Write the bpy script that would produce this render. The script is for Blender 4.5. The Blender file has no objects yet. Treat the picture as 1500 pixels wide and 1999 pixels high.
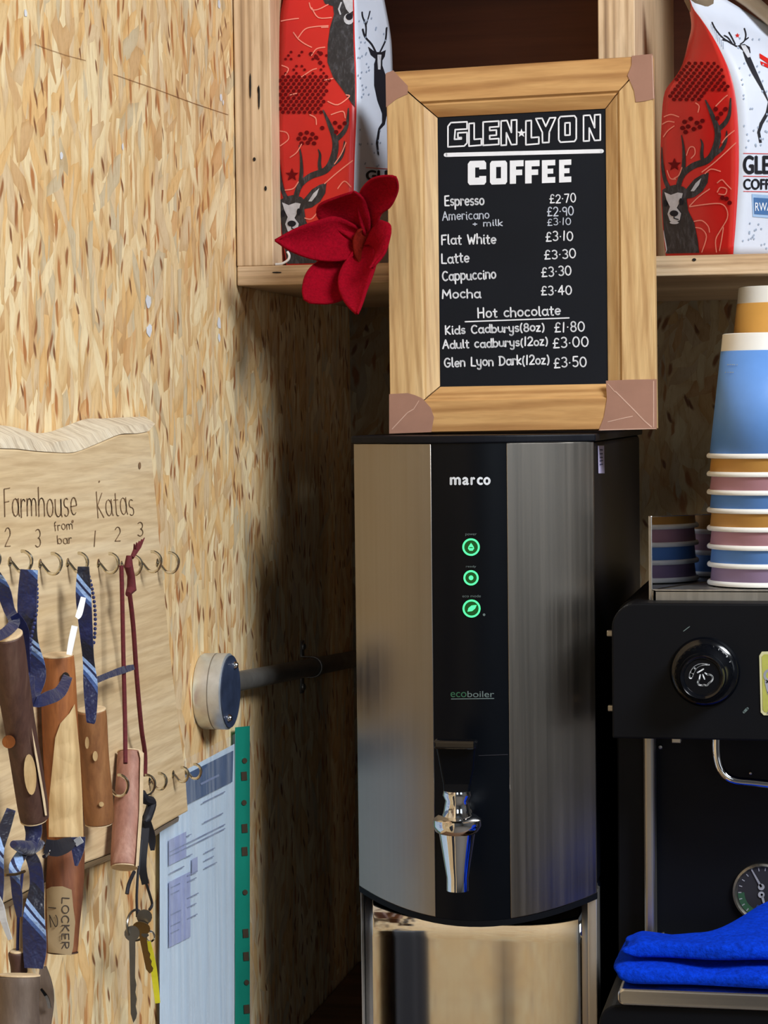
import bpy, bmesh, math, random
from mathutils import Vector as V, Matrix
from mathutils.geometry import tessellate_polygon
random.seed(7)
C = bpy.context
sc = C.scene
col = sc.collection
R = math.radians
PI = math.pi

# ------------------------------------------------------------------ camera
FPX, CX, CY = 4450.0, 750.0, 999.5
CAM = V((0, 0, 1.5))
_yc = V((900.0, 209.5, FPX)).normalized()          # depth axis of the room seen in the camera frame (right, up, forward)
_a = 0.0115
_zc = V((-_a, 1.0, (900 * _a - 209.5) / FPX)).normalized()
_xc = _zc.cross(_yc)
RIGHT = V((_xc.x, _yc.x, _zc.x)); UP = V((_xc.y, _yc.y, _zc.y)); FWD = V((_xc.z, _yc.z, _zc.z))
cd = bpy.data.cameras.new('camera'); cam = bpy.data.objects.new('camera', cd); col.objects.link(cam)
cd.sensor_fit = 'HORIZONTAL'; cd.sensor_width = 36.0; cd.lens = 36.0 * FPX / 1500.0
cd.clip_start = 0.05
B = -FWD
cam.matrix_world = Matrix(((RIGHT.x, UP.x, B.x, CAM.x), (RIGHT.y, UP.y, B.y, CAM.y), (RIGHT.z, UP.z, B.z, CAM.z), (0, 0, 0, 1)))
sc.camera = cam

def ray(px, py): return FWD * FPX + RIGHT * (px - CX) - UP * (py - CY)
def onY(px, py, y): d = ray(px, py); return CAM + d * ((y - CAM.y) / d.y)
def onX(px, py, x): d = ray(px, py); return CAM + d * ((x - CAM.x) / d.x)
def onZ(px, py, z): d = ray(px, py); return CAM + d * ((z - CAM.z) / d.z)
def proj(p):
    d = p - CAM; z = d.dot(FWD)
    return CX + FPX * d.dot(RIGHT) / z, CY - FPX * d.dot(UP) / z
def mpp(p): return (p - CAM).dot(FWD) / FPX          # metres per photo pixel at p

# ------------------------------------------------------------------ world, light, exposure
w = bpy.data.worlds.new('world'); sc.world = w; w.use_nodes = True
w.node_tree.nodes['Background'].inputs[0].default_value = (0.55, 0.70, 1.0, 1)
w.node_tree.nodes['Background'].inputs[1].default_value = 0.10
def area(name, loc, target, sx, sy, power, colr):
    l = bpy.data.lights.new(name, 'AREA'); l.shape = 'RECTANGLE'; l.size = sx; l.size_y = sy; l.energy = power; l.color = colr
    o = bpy.data.objects.new(name, l); col.objects.link(o); o.location = loc
    o.rotation_euler = (V(target) - V(loc)).to_track_quat('-Z', 'Y').to_euler()
    return o
area('skylight_daylight', (1.50, 0.22, 2.93), (0.2, 0.9, 0.9), 1.1, 0.9, 117, (0.93, 0.965, 1.0))
area('window_daylight', (3.12, -1.6, 1.75), (-0.5, 0.6, 1.3), 1.5, 1.3, 7, (0.86, 0.94, 1.0))
area('rear_window_fill', (0.9, -3.1, 1.9), (0.3, 2.0, 1.4), 1.1, 1.2, 13, (0.8, 0.9, 1.0))  # unseen fill light behind the camera, added to lift the dark left corner
vs = sc.view_settings
sc.display_settings.display_device = 'sRGB'
vs.view_transform = 'Standard'; vs.look = 'None'; vs.gamma = 1.0; vs.use_curve_mapping = False
vs.exposure = 0.0

# ------------------------------------------------------------------ materials
def lin(r, g, b):
    f = lambda c: (c / 255 / 12.92) if c / 255 <= 0.04045 else ((c / 255 + 0.055) / 1.055) ** 2.4
    return (f(r), f(g), f(b), 1.0)
class NT:
    def __init__(s, name):
        s.m = bpy.data.materials.new(name); s.m.use_nodes = True; s.t = s.m.node_tree
        s.p = s.t.nodes['Principled BSDF']
    def n(s, typ, **kw):
        nd = s.t.nodes.new(typ)
        for k, v in kw.items(): setattr(nd, k, v)
        return nd
    def l(s, a, b): s.t.links.new(a, b)
    def set(s, **kw):
        for k, v in kw.items(): s.p.inputs[k.replace('_', ' ')].default_value = v
def ramp(nt, fac, stops, interp='LINEAR'):
    r = nt.n('ShaderNodeValToRGB'); e = r.color_ramp; e.interpolation = interp
    while len(e.elements) > 1: e.elements.remove(e.elements[-1])
    e.elements[0].position, e.elements[0].color = stops[0]
    for p, c in stops[1:]:
        x = e.elements.new(p); x.color = c
    nt.l(fac, r.inputs[0]); return r
def mix(nt, fac, a, b, mode='MIX'):
    m = nt.n('ShaderNodeMix', data_type='RGBA', blend_type=mode)
    for sock, v in ((m.inputs[0], fac), (m.inputs[6], a), (m.inputs[7], b)):
        if hasattr(v, 'links'): nt.l(v, sock)
        else: sock.default_value = v
    return m.outputs[2]
def bump(nt, h, strength=0.3, dist=0.001):
    b = nt.n('ShaderNodeBump'); b.inputs['Strength'].default_value = strength; b.inputs['Distance'].default_value = dist
    nt.l(h, b.inputs['Height']); nt.l(b.outputs[0], nt.p.inputs['Normal'])
def coords(nt, scale=(1, 1, 1), rot=(0, 0, 0)):
    t = nt.n('ShaderNodeTexCoord'); m = nt.n('ShaderNodeMapping')
    m.inputs['Scale'].default_value = scale; m.inputs['Rotation'].default_value = rot
    nt.l(t.outputs['Object'], m.inputs[0]); return m.outputs[0]
def noise(nt, vec, scale, detail=4, rough=0.6, dist=0.0):
    x = nt.n('ShaderNodeTexNoise'); x.inputs['Scale'].default_value = scale; x.inputs['Detail'].default_value = detail
    x.inputs['Roughness'].default_value = rough; x.inputs['Distortion'].default_value = dist
    nt.l(vec, x.inputs['Vector']); return x
def sc4(c, k): return (min(1, c[0] * k), min(1, c[1] * k), min(1, c[2] * k), 1)

def plain(name, c, rough=0.5, metal=0.0, var=0.12, scale=60, bmp=0.0, coat=0.0, stretch=(1, 1, 1), spec=0.5):
    nt = NT(name); nt.set(Roughness=rough, Metallic=metal)
    nt.p.inputs['Coat Weight'].default_value = coat; nt.p.inputs['Specular IOR Level'].default_value = spec
    n = noise(nt, coords(nt, stretch), scale)
    r = ramp(nt, n.outputs[0], [(0.3, sc4(c, 1 - var)), (0.7, sc4(c, 1 + var))])
    nt.l(r.outputs[0], nt.p.inputs['Base Color'])
    if bmp: bump(nt, n.outputs[0], bmp)
    return nt.m
def emis(name, c, strength):
    nt = NT(name); nt.set(Roughness=0.4); nt.p.inputs['Base Color'].default_value = c
    nt.p.inputs['Emission Color'].default_value = c; nt.p.inputs['Emission Strength'].default_value = strength
    return nt.m
def grain(name, c1, c2, c3, along='X', scale=30, rings=0.5, rough=0.55):
    """wood with the grain running along one axis"""
    nt = NT(name); nt.set(Roughness=rough)
    s = [1, 1, 1]; s['XYZ'.index(along)] = 0.05
    v = coords(nt, s)
    n1 = noise(nt, v, scale, 5, 0.6, 0.6); n2 = noise(nt, v, scale * 7, 3, 0.6, 0.2)
    wv = nt.n('ShaderNodeTexWave', wave_type='BANDS', bands_direction='DIAGONAL')
    wv.inputs['Scale'].default_value = scale * 1.2; wv.inputs['Distortion'].default_value = 5.0; wv.inputs['Detail'].default_value = 2; wv.inputs['Detail Scale'].default_value = 0.7
    nt.l(v, wv.inputs['Vector'])
    r1 = ramp(nt, n1.outputs[0], [(0.3, c2), (0.55, c1), (0.75, c3)])
    r2 = ramp(nt, wv.outputs[0], [(0.0, (0.55, 0.42, 0.3, 1)), (0.35, (1, 1, 1, 1))])
    cc = mix(nt, rings, r1.outputs[0], r2.outputs[0], 'MULTIPLY')
    r3 = ramp(nt, n2.outputs[0], [(0.35, (0.72, 0.66, 0.6, 1)), (0.6, (1, 1, 1, 1))])
    cc = mix(nt, 0.6, cc, r3.outputs[0], 'MULTIPLY')
    nt.l(cc, nt.p.inputs['Base Color']); bump(nt, n2.outputs[0], 0.15)
    return nt.m
def ply(name, across, along):
    """plywood edge: veneers stacked along one axis"""
    nt = NT(name); nt.set(Roughness=0.6)
    s = [4, 4, 4]; s['XYZ'.index(across)] = 150.0; s['XYZ'.index(along)] = 1.5
    v = coords(nt, s); n = noise(nt, v, 1.0, 2, 0.5)
    r = ramp(nt, n.outputs[0], [(0.3, lin(150, 120, 90)), (0.45, lin(204, 172, 134)), (0.6, lin(224, 196, 160)), (0.72, lin(186, 152, 114))])
    s2 = [60, 60, 60]; s2['XYZ'.index(along)] = 6.0
    n2 = noise(nt, coords(nt, s2), 3.0, 4); r2 = ramp(nt, n2.outputs[0], [(0.3, (0.66, 0.6, 0.55, 1)), (0.55, (1, 1, 1, 1))])
    nt.l(mix(nt, 0.7, r.outputs[0], r2.outputs[0], 'MULTIPLY'), nt.p.inputs['Base Color'])
    return nt.m
def osb(name, axis, k=1.0):
    """oriented strand board: overlapping wood strands, mostly upright; axis = horizontal axis of the board"""
    nt = NT(name); nt.set(Roughness=0.62); nt.p.inputs['Specular IOR Level'].default_value = 0.3
    g = nt.n('ShaderNodeNewGeometry'); sp = nt.n('ShaderNodeSeparateXYZ'); nt.l(g.outputs['Position'], sp.inputs[0])
    cb = nt.n('ShaderNodeCombineXYZ'); nt.l(sp.outputs['XYZ'.index(axis)], cb.inputs[0]); nt.l(sp.outputs[2], cb.inputs[1])
    wob = noise(nt, cb.outputs[0], 16, 3)
    sub = nt.n('ShaderNodeVectorMath', operation='SUBTRACT'); nt.l(wob.outputs['Color'], sub.inputs[0]); sub.inputs[1].default_value = (0.5, 0.5, 0.5)
    scl = nt.n('ShaderNodeVectorMath', operation='SCALE'); nt.l(sub.outputs[0], scl.inputs[0]); scl.inputs['Scale'].default_value = 0.018
    add = nt.n('ShaderNodeVectorMath', operation='ADD'); nt.l(cb.outputs[0], add.inputs[0]); nt.l(scl.outputs[0], add.inputs[1])
    def cells(ang, sx, sy, off):
        rt = nt.n('ShaderNodeMapping'); rt.inputs['Rotation'].default_value = (0, 0, R(ang)); rt.inputs['Location'].default_value = (off, off * 1.7, 0)
        nt.l(add.outputs[0], rt.inputs[0])
        m = nt.n('ShaderNodeMapping'); m.inputs['Scale'].default_value = (sx, sy, 1); nt.l(rt.outputs[0], m.inputs[0])
        vo = nt.n('ShaderNodeTexVoronoi', voronoi_dimensions='2D', feature='F1'); vo.inputs['Scale'].default_value = 1.0
        nt.l(m.outputs[0], vo.inputs['Vector'])
        s = nt.n('ShaderNodeSeparateColor'); nt.l(vo.outputs['Color'], s.inputs[0])
        gr = noise(nt, m.outputs[0], 2.2, 4, 0.65); return s, vo, gr, m
    pal = [(0.0, lin(218, 182, 136)), (0.10, lin(232, 202, 154)), (0.30, lin(241, 217, 174)), (0.46, lin(228, 204, 168)), (0.60, lin(247, 229, 190)), (0.76, lin(236, 198, 142)), (0.88, lin(216, 200, 170)), (0.96, lin(224, 182, 132))]
    s, vo, gr, m = cells(4, 38, 10, 0.0)
    c = ramp(nt, s.outputs[0], pal, 'CONSTANT').outputs[0]
    for ang, sx, sy, off, thr in ((-16, 46, 12, 3.1, 0.5), (21, 52, 14, 7.7, 0.55), (-4, 66, 13, 11.3, 0.55), (11, 88, 20, 5.9, 0.64), (38, 60, 20, 8.3, 0.74), (-34, 70, 22, 6.1, 0.76), (55, 70, 24, 4.7, 0.86), (3, 130, 30, 1.9, 0.74)):
        s, vo, gr, m = cells(ang, sx, sy, off)
        r = ramp(nt, s.outputs[0], pal, 'CONSTANT')
        st = nt.n('ShaderNodeMath', operation='GREATER_THAN'); nt.l(s.outputs[1], st.inputs[0]); st.inputs[1].default_value = thr
        rim = ramp(nt, vo.outputs['Distance'], [(0.42, (1, 1, 1, 1)), (0.72, (0.87, 0.79, 0.69, 1))])
        rc = mix(nt, 1.0, r.outputs[0], rim.outputs[0], 'MULTIPLY')
        tone = ramp(nt, gr.outputs[0], [(0.3, (0.90, 0.86, 0.80, 1)), (0.6, (1, 1, 1, 1))]); rc = mix(nt, 0.8, rc, tone.outputs[0], 'MULTIPLY')
        c = mix(nt, st.outputs[0], c, rc)
    for ang, sx, sy, off, thr, dk in ((-7, 110, 34, 2.3, 0.945, lin(186, 126, 78)), (16, 150, 50, 9.1, 0.955, lin(160, 108, 70)), (2, 180, 34, 4.4, 0.95, lin(196, 140, 88)), (-24, 170, 60, 7.2, 0.965, lin(140, 94, 62))):
        s, vo, gr, m = cells(ang, sx, sy, off)
        st = nt.n('ShaderNodeMath', operation='GREATER_THAN'); nt.l(s.outputs[2], st.inputs[0]); st.inputs[1].default_value = thr
        ed = ramp(nt, vo.outputs['Distance'], [(0.22, (1, 1, 1, 1)), (0.46, (0, 0, 0, 1))])
        mu = nt.n('ShaderNodeMath', operation='MULTIPLY'); nt.l(st.outputs[0], mu.inputs[0]); nt.l(ed.outputs[0], mu.inputs[1])
        c = mix(nt, mu.outputs[0], c, dk)
    fm = nt.n('ShaderNodeMapping'); fm.inputs['Scale'].default_value = (300, 46, 1); nt.l(add.outputs[0], fm.inputs[0])
    fn = noise(nt, fm.outputs[0], 1.0, 5, 0.7, 0.4)
    fr = ramp(nt, fn.outputs[0], [(0.30, (0.74, 0.64, 0.54, 1)), (0.48, (1, 1, 1, 1)), (0.75, (1.05, 1.04, 1.0, 1))])
    c = mix(nt, 0.75, c, fr.outputs[0], 'MULTIPLY')
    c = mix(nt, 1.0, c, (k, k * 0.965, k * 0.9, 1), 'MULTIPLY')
    nt.l(c, nt.p.inputs['Base Color']); bump(nt, fn.outputs[0], 0.35, 0.001)
    return nt.m
def steel(name, c, rough, streak=0.12, along='Z', aniso=0.0, metal=1.0):
    nt = NT(name); nt.set(Metallic=metal, Roughness=rough)
    s = [220, 220, 220]; s['XYZ'.index(along)] = 3.0
    n = noise(nt, coords(nt, s), 1.0, 3)
    r = ramp(nt, n.outputs[0], [(0.3, sc4(c, 1 - streak)), (0.7, sc4(c, 1 + streak))]); nt.l(r.outputs[0], nt.p.inputs['Base Color'])
    rr = ramp(nt, n.outputs[0], [(0.3, (rough * 0.85,) * 3 + (1,)), (0.7, (rough * 1.15,) * 3 + (1,))]); nt.l(rr.outputs[0], nt.p.inputs['Roughness'])
    if aniso:
        nt.p.inputs['Anisotropic'].default_value = aniso
        tg = nt.n('ShaderNodeTangent', direction_type='RADIAL', axis='Z'); nt.l(tg.outputs[0], nt.p.inputs['Tangent'])
    return nt.m
def tartan(name):
    nt = NT(name); nt.set(Roughness=0.45); nt.p.inputs['Sheen Weight'].default_value = 0.3
    v = coords(nt, (1, 1, 1), (0, R(38), 0))
    wv = nt.n('ShaderNodeTexWave', wave_type='BANDS', bands_direction='X', wave_profile='SAW'); wv.inputs['Scale'].default_value = 9; wv.inputs['Distortion'].default_value = 1.6; wv.inputs['Detail'].default_value = 1
    nt.l(v, wv.inputs['Vector'])
    a, b, d, e = lin(16, 24, 70), lin(148, 178, 224), lin(9, 12, 36), lin(64, 92, 150)
    r0 = ramp(nt, wv.outputs[0], [(0, a), (0.40, e), (0.46, b), (0.52, a), (0.56, b), (0.62, d), (0.86, a)], 'CONSTANT')
    mk = noise(nt, v, 34, 1); mr = ramp(nt, mk.outputs[0], [(0.34, (0, 0, 0, 1)), (0.40, (1, 1, 1, 1))])
    r = nt.n('ShaderNodeMix', data_type='RGBA'); nt.l(mr.outputs[0], r.inputs[0]); r.inputs[6].default_value = lin(20, 28, 80); nt.l(r0.outputs[0], r.inputs[7])
    r = type('o', (), {'outputs': [r.outputs[2]]})
    bn = noise(nt, v, 90, 3); bump(nt, bn.outputs[0], 0.7, 0.004)
    n = noise(nt, v, 700, 2)
    nt.l(mix(nt, 0.35, r.outputs[0], ramp(nt, n.outputs[0], [(0.35, (0.5, 0.5, 0.5, 1)), (0.6, (1, 1, 1, 1))]).outputs[0], 'MULTIPLY'), nt.p.inputs['Base Color'])
    return nt.m
def bark(name, c1, c2, c3, scale=45, stretch=(1, 1, 0.25)):
    nt = NT(name); nt.set(Roughness=0.62)
    v = coords(nt, stretch)
    n = noise(nt, v, scale, 6, 0.7, 0.5); n2 = noise(nt, v, scale * 6, 3)
    r = ramp(nt, n.outputs[0], [(0.3, c2), (0.5, c1), (0.7, c3)])
    nt.l(mix(nt, 0.5, r.outputs[0], ramp(nt, n2.outputs[0], [(0.35, (0.6, 0.55, 0.5, 1)), (0.6, (1, 1, 1, 1))]).outputs[0], 'MULTIPLY'), nt.p.inputs['Base Color'])
    bump(nt, n.outputs[0], 0.4, 0.001)
    return nt.m
def fuzzy(name, c, var=0.35, scale=350, stretch=(1, 1, 1)):
    nt = NT(name); nt.set(Roughness=0.95); nt.p.inputs['Specular IOR Level'].default_value = 0.1
    nt.p.inputs['Sheen Weight'].default_value = 0.25; nt.p.inputs['Sheen Tint'].default_value = sc4(c, 1.6)
    v = coords(nt, stretch); n = noise(nt, v, scale, 4, 0.7); n2 = noise(nt, v, scale / 7, 3)
    r = ramp(nt, n.outputs[0], [(0.3, sc4(c, 1 - var)), (0.7, sc4(c, 1 + var))])
    nt.l(mix(nt, 0.4, r.outputs[0], ramp(nt, n2.outputs[0], [(0.35, (0.6, 0.6, 0.6, 1)), (0.65, (1, 1, 1, 1))]).outputs[0], 'MULTIPLY'), nt.p.inputs['Base Color'])
    bump(nt, n.outputs[0], 0.8, 0.0015)
    return nt.m
M = {}
M['osb_side'] = osb('osb_side', 'Y')
M['osb_back_shaded'] = osb('osb_back_shaded', 'X', 0.42)  # back-wall shade put into the colour: darker copy of the side OSB
M['wall_paint'] = plain('wall_paint', lin(112, 118, 126), 0.7)
M['white_paint'] = plain('white_paint', lin(225, 226, 230), 0.6)
M['pale_paint'] = plain('pale_paint', lin(176, 190, 202), 0.6)
M['grey_floor'] = plain('grey_floor', lin(96, 90, 84), 0.7)
M['worktop'] = grain('worktop', lin(120, 88, 60), lin(96, 66, 42), lin(140, 104, 72), 'X', 12)
M['ply_upright'] = ply('ply_upright', 'X', 'Z')
M['ply_board'] = ply('ply_board', 'Z', 'X')
M['ply_face'] = grain('ply_face', lin(168, 118, 70), lin(140, 96, 56), lin(184, 134, 84), 'Z', 14, 0.3)
M['shelf_back'] = grain('shelf_back', lin(120, 66, 36), lin(96, 50, 26), lin(134, 78, 44), 'X', 14, 0.2)
M['pine_h'] = grain('pine_h', lin(212, 168, 110), lin(190, 140, 84), lin(228, 192, 138), 'X', 30, 0.6)
M['pine_v'] = grain('pine_v', lin(216, 182, 130), lin(198, 158, 106), lin(230, 206, 162), 'Z', 46, 0.4)
M['chalkboard'] = plain('chalkboard', lin(18, 22, 30), 0.75, var=0.15, scale=12, spec=0.2)
M['chalk'] = plain('chalk', lin(238, 242, 250), 0.9, var=0.05)
M['chalk_dim'] = plain('chalk_dim', lin(206, 214, 230), 0.9, var=0.12, scale=200)
M['tape'] = plain('tape', lin(160, 120, 104), 0.38, var=0.07, scale=40)
M['tape_crease'] = plain('tape_crease', lin(206, 172, 156), 0.4)
M['dark_gap'] = plain('dark_gap', lin(30, 22, 16), 0.9)
M['steel_warm'] = steel('steel_warm', lin(152, 146, 138), 0.36, 0.05, 'Z', 0.55)
M['steel_bright'] = steel('steel_bright', lin(205, 205, 205), 0.2, 0.05, 'X')
M['steel_dull'] = steel('steel_dull', lin(176, 172, 164), 0.38, 0.06, 'Z')
M['galvanised'] = plain('galvanised', lin(214, 221, 226), 0.34, 0.7, 0.12, 90)
M['pipe_metal'] = plain('pipe_metal', lin(150, 146, 140), 0.5, 0.8, 0.15, 60)
M['steel_post'] = steel('steel_post', lin(214, 210, 204), 0.42, 0.05, 'Z')
M['strip_black'] = plain('strip_black', lin(6, 9, 15), 0.3, 0.0, 0.1, 20, spec=0.14)
M['chrome'] = steel('chrome', lin(235, 236, 238), 0.04, 0.01)
M['mirror_steel'] = steel('mirror_steel', lin(214, 214, 214), 0.05, 0.03)
M['black_case'] = plain('black_case', lin(11, 14, 23), 0.45, 0.0, 0.1, 20, spec=0.18)
M['black_gloss'] = plain('black_gloss', lin(6, 8, 14), 0.14, 0.0, 0.1, 20)
M['black_satin'] = plain('black_satin', lin(6, 8, 14), 0.5, 0.0, 0.1, 20, spec=0.16)
M['smoked_panel'] = steel('smoked_panel', lin(150, 156, 168), 0.05, 0.02)
M['led_ring'] = emis('led_ring', (0.06, 0.80, 0.26, 1), 1.15)
M['led_core'] = emis('led_core', (0.0, 0.07, 0.008, 1), 0.12)
M['logo_white'] = plain('logo_white', lin(226, 232, 240), 0.6)
M['logo_dim'] = plain('logo_dim', lin(96, 112, 112), 0.6)
M['logo_green'] = plain('logo_green', lin(40, 92, 66), 0.6)
M['sticker'] = plain('sticker', lin(196, 190, 226), 0.6)
M['ink'] = plain('ink', lin(70, 70, 110), 0.8)
M['bag_red'] = plain('bag_red', lin(206, 34, 32), 0.3, var=0.10, scale=14)
M['bag_white'] = plain('bag_white', lin(206, 213, 228), 0.45, var=0.03, scale=20)
M['bag_kraft'] = plain('bag_kraft', lin(120, 104, 84), 0.6)
M['print_dark'] = bark('print_dark', lin(44, 42, 46), lin(26, 24, 28), lin(84, 84, 92), 260, (1, 1, 0.35))
M['print_black'] = plain('print_black', lin(30, 30, 38), 0.6, spec=0.2)
M['print_grey'] = plain('print_grey', lin(196, 198, 206), 0.5, var=0.2, scale=120)
M['print_maroon'] = plain('print_maroon', lin(104, 4, 12), 0.6, spec=0.15)
M['print_pink'] = plain('print_pink', lin(250, 150, 132), 0.4)
M['print_bluegrey'] = plain('print_bluegrey', lin(150, 164, 186), 0.5)
M['print_blue'] = plain('print_blue', lin(60, 104, 158), 0.5)
M['print_paleblue'] = plain('print_paleblue', lin(150, 180, 216), 0.5)
M['felt_red'] = fuzzy('felt_red', lin(146, 3, 27), 0.25, 420)
M['felt_throat'] = fuzzy('felt_throat', lin(112, 22, 12), 0.3, 420)
M['wire_green'] = plain('wire_green', lin(60, 78, 40), 0.6)
M['cup_white'] = plain('cup_white', lin(236, 236, 232), 0.45, var=0.02)
M['cup_blue'] = plain('cup_blue', lin(100, 150, 222), 0.5, var=0.03)
M['cup_amber'] = plain('cup_amber', lin(214, 158, 78), 0.5, var=0.03)
M['cup_pink'] = plain('cup_pink', lin(202, 150, 162), 0.5, var=0.03)
M['cup_lilac'] = plain('cup_lilac', lin(160, 136, 172), 0.5, var=0.03)
M['cloth_blue'] = fuzzy('cloth_blue', lin(3, 58, 205), 0.4, 260)
M['badge'] = plain('badge', lin(176, 178, 84), 0.5)
M['badge_rim'] = plain('badge_rim', lin(206, 204, 160), 0.5)
M['dial_face'] = plain('dial_face', lin(34, 34, 42), 0.5)
M['dial_mark'] = plain('dial_mark', lin(150, 152, 164), 0.5)
M['dial_green'] = plain('dial_green', lin(40, 82, 58), 0.5)
M['dial_blue'] = plain('dial_blue', lin(36, 60, 120), 0.5)
M['board_wood'] = grain('board_wood', lin(232, 206, 164), lin(220, 190, 144), lin(238, 216, 178), 'Y', 40, 0.22)
M['board_edge'] = bark('board_edge', lin(224, 210, 184), lin(168, 148, 122), lin(236, 226, 204), 44, (0.6, 3.0, 0.25))
M['burnt'] = plain('burnt', lin(128, 98, 68), 0.8, var=0.25, scale=150)
M['brass_hook'] = plain('brass_hook', lin(214, 206, 186), 0.16, 1.0, 0.06)
M['bark_dark'] = bark('bark_dark', lin(82, 54, 44), lin(58, 36, 32), lin(110, 84, 70))
M['bark_orange'] = bark('bark_orange', lin(160, 96, 48), lin(128, 72, 34), lin(186, 122, 68))
M['bark_chestnut'] = bark('bark_chestnut', lin(128, 74, 44), lin(92, 52, 34), lin(150, 100, 66))
M['bark_brown'] = bark('bark_brown', lin(150, 100, 58), lin(122, 76, 42), lin(172, 124, 76))
M['bark_pink'] = bark('bark_pink', lin(166, 116, 98), lin(140, 92, 76), lin(196, 152, 132))
M['bark_grey'] = bark('bark_grey', lin(104, 88, 76), lin(84, 68, 60), lin(120, 104, 92), 30)
M['cut_wood'] = grain('cut_wood', lin(222, 192, 142), lin(202, 166, 112), lin(232, 208, 164), 'Z', 40, 0.3)
M['end_wood'] = plain('end_wood', lin(214, 188, 150), 0.7, var=0.15, scale=140)
M['tie'] = tartan('tie')
M['tie_navy'] = plain('tie_navy', lin(26, 34, 86), 0.55, var=0.3, scale=300)
M['maroon_cord'] = plain('maroon_cord', lin(96, 28, 34), 0.85, var=0.25, scale=500)
M['white_plastic'] = plain('white_plastic', lin(240, 242, 246), 0.35)
M['black_strap'] = plain('black_strap', lin(30, 30, 38), 0.6)
M['label_tan'] = plain('label_tan', lin(158, 134, 98), 0.7, var=0.06, scale=30)
M['marker_ink'] = plain('marker_ink', lin(56, 44, 36), 0.7)
M['key_steel'] = plain('key_steel', lin(150, 146, 138), 0.35, 1.0)
M['key_brass'] = plain('key_brass', lin(150, 124, 82), 0.4, 1.0)
M['yellow_tag'] = plain('yellow_tag', lin(226, 220, 50), 0.5)
M['lid_navy'] = plain('lid_navy', lin(54, 66, 92), 0.5, 0.3, 0.3, 70)
M['paper'] = plain('paper', lin(206, 224, 240), 0.5, var=0.05, scale=9)
M['paper_header'] = plain('paper_header', lin(74, 94, 128), 0.6)
M['paper_lilac'] = plain('paper_lilac', lin(158, 168, 208), 0.6)
M['paper_ink'] = plain('paper_ink', lin(128, 140, 172), 0.7)
M['teal_strip'] = plain('teal_strip', lin(30, 150, 128), 0.4, var=0.06, scale=20)
M['punch_dark'] = plain('punch_dark', lin(70, 56, 40), 0.8)
def clear_film_glare(name):
    nt = NT(name); nt.set(Roughness=0.12); nt.p.inputs['Base Color'].default_value = (0.85, 0.92, 1, 1)
    n = noise(nt, coords(nt, (1, 5, 0.45)), 16, 3); r = ramp(nt, n.outputs[0], [(0.42, (0.03,) * 3 + (1,)), (0.72, (0.30,) * 3 + (1,))])  # streaks of higher opacity imitate highlights on the wrinkled film
    nt.l(r.outputs[0], nt.p.inputs['Alpha']); return nt.m
M['clear_film_glare'] = clear_film_glare('clear_film_glare')
def glass(name):
    nt = NT(name); nt.set(Roughness=0.02); nt.p.inputs['Base Color'].default_value = (0.9, 0.95, 1, 1); nt.p.inputs['Alpha'].default_value = 0.15
    return nt.m
M['window_glass'] = glass('window_glass')

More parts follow.
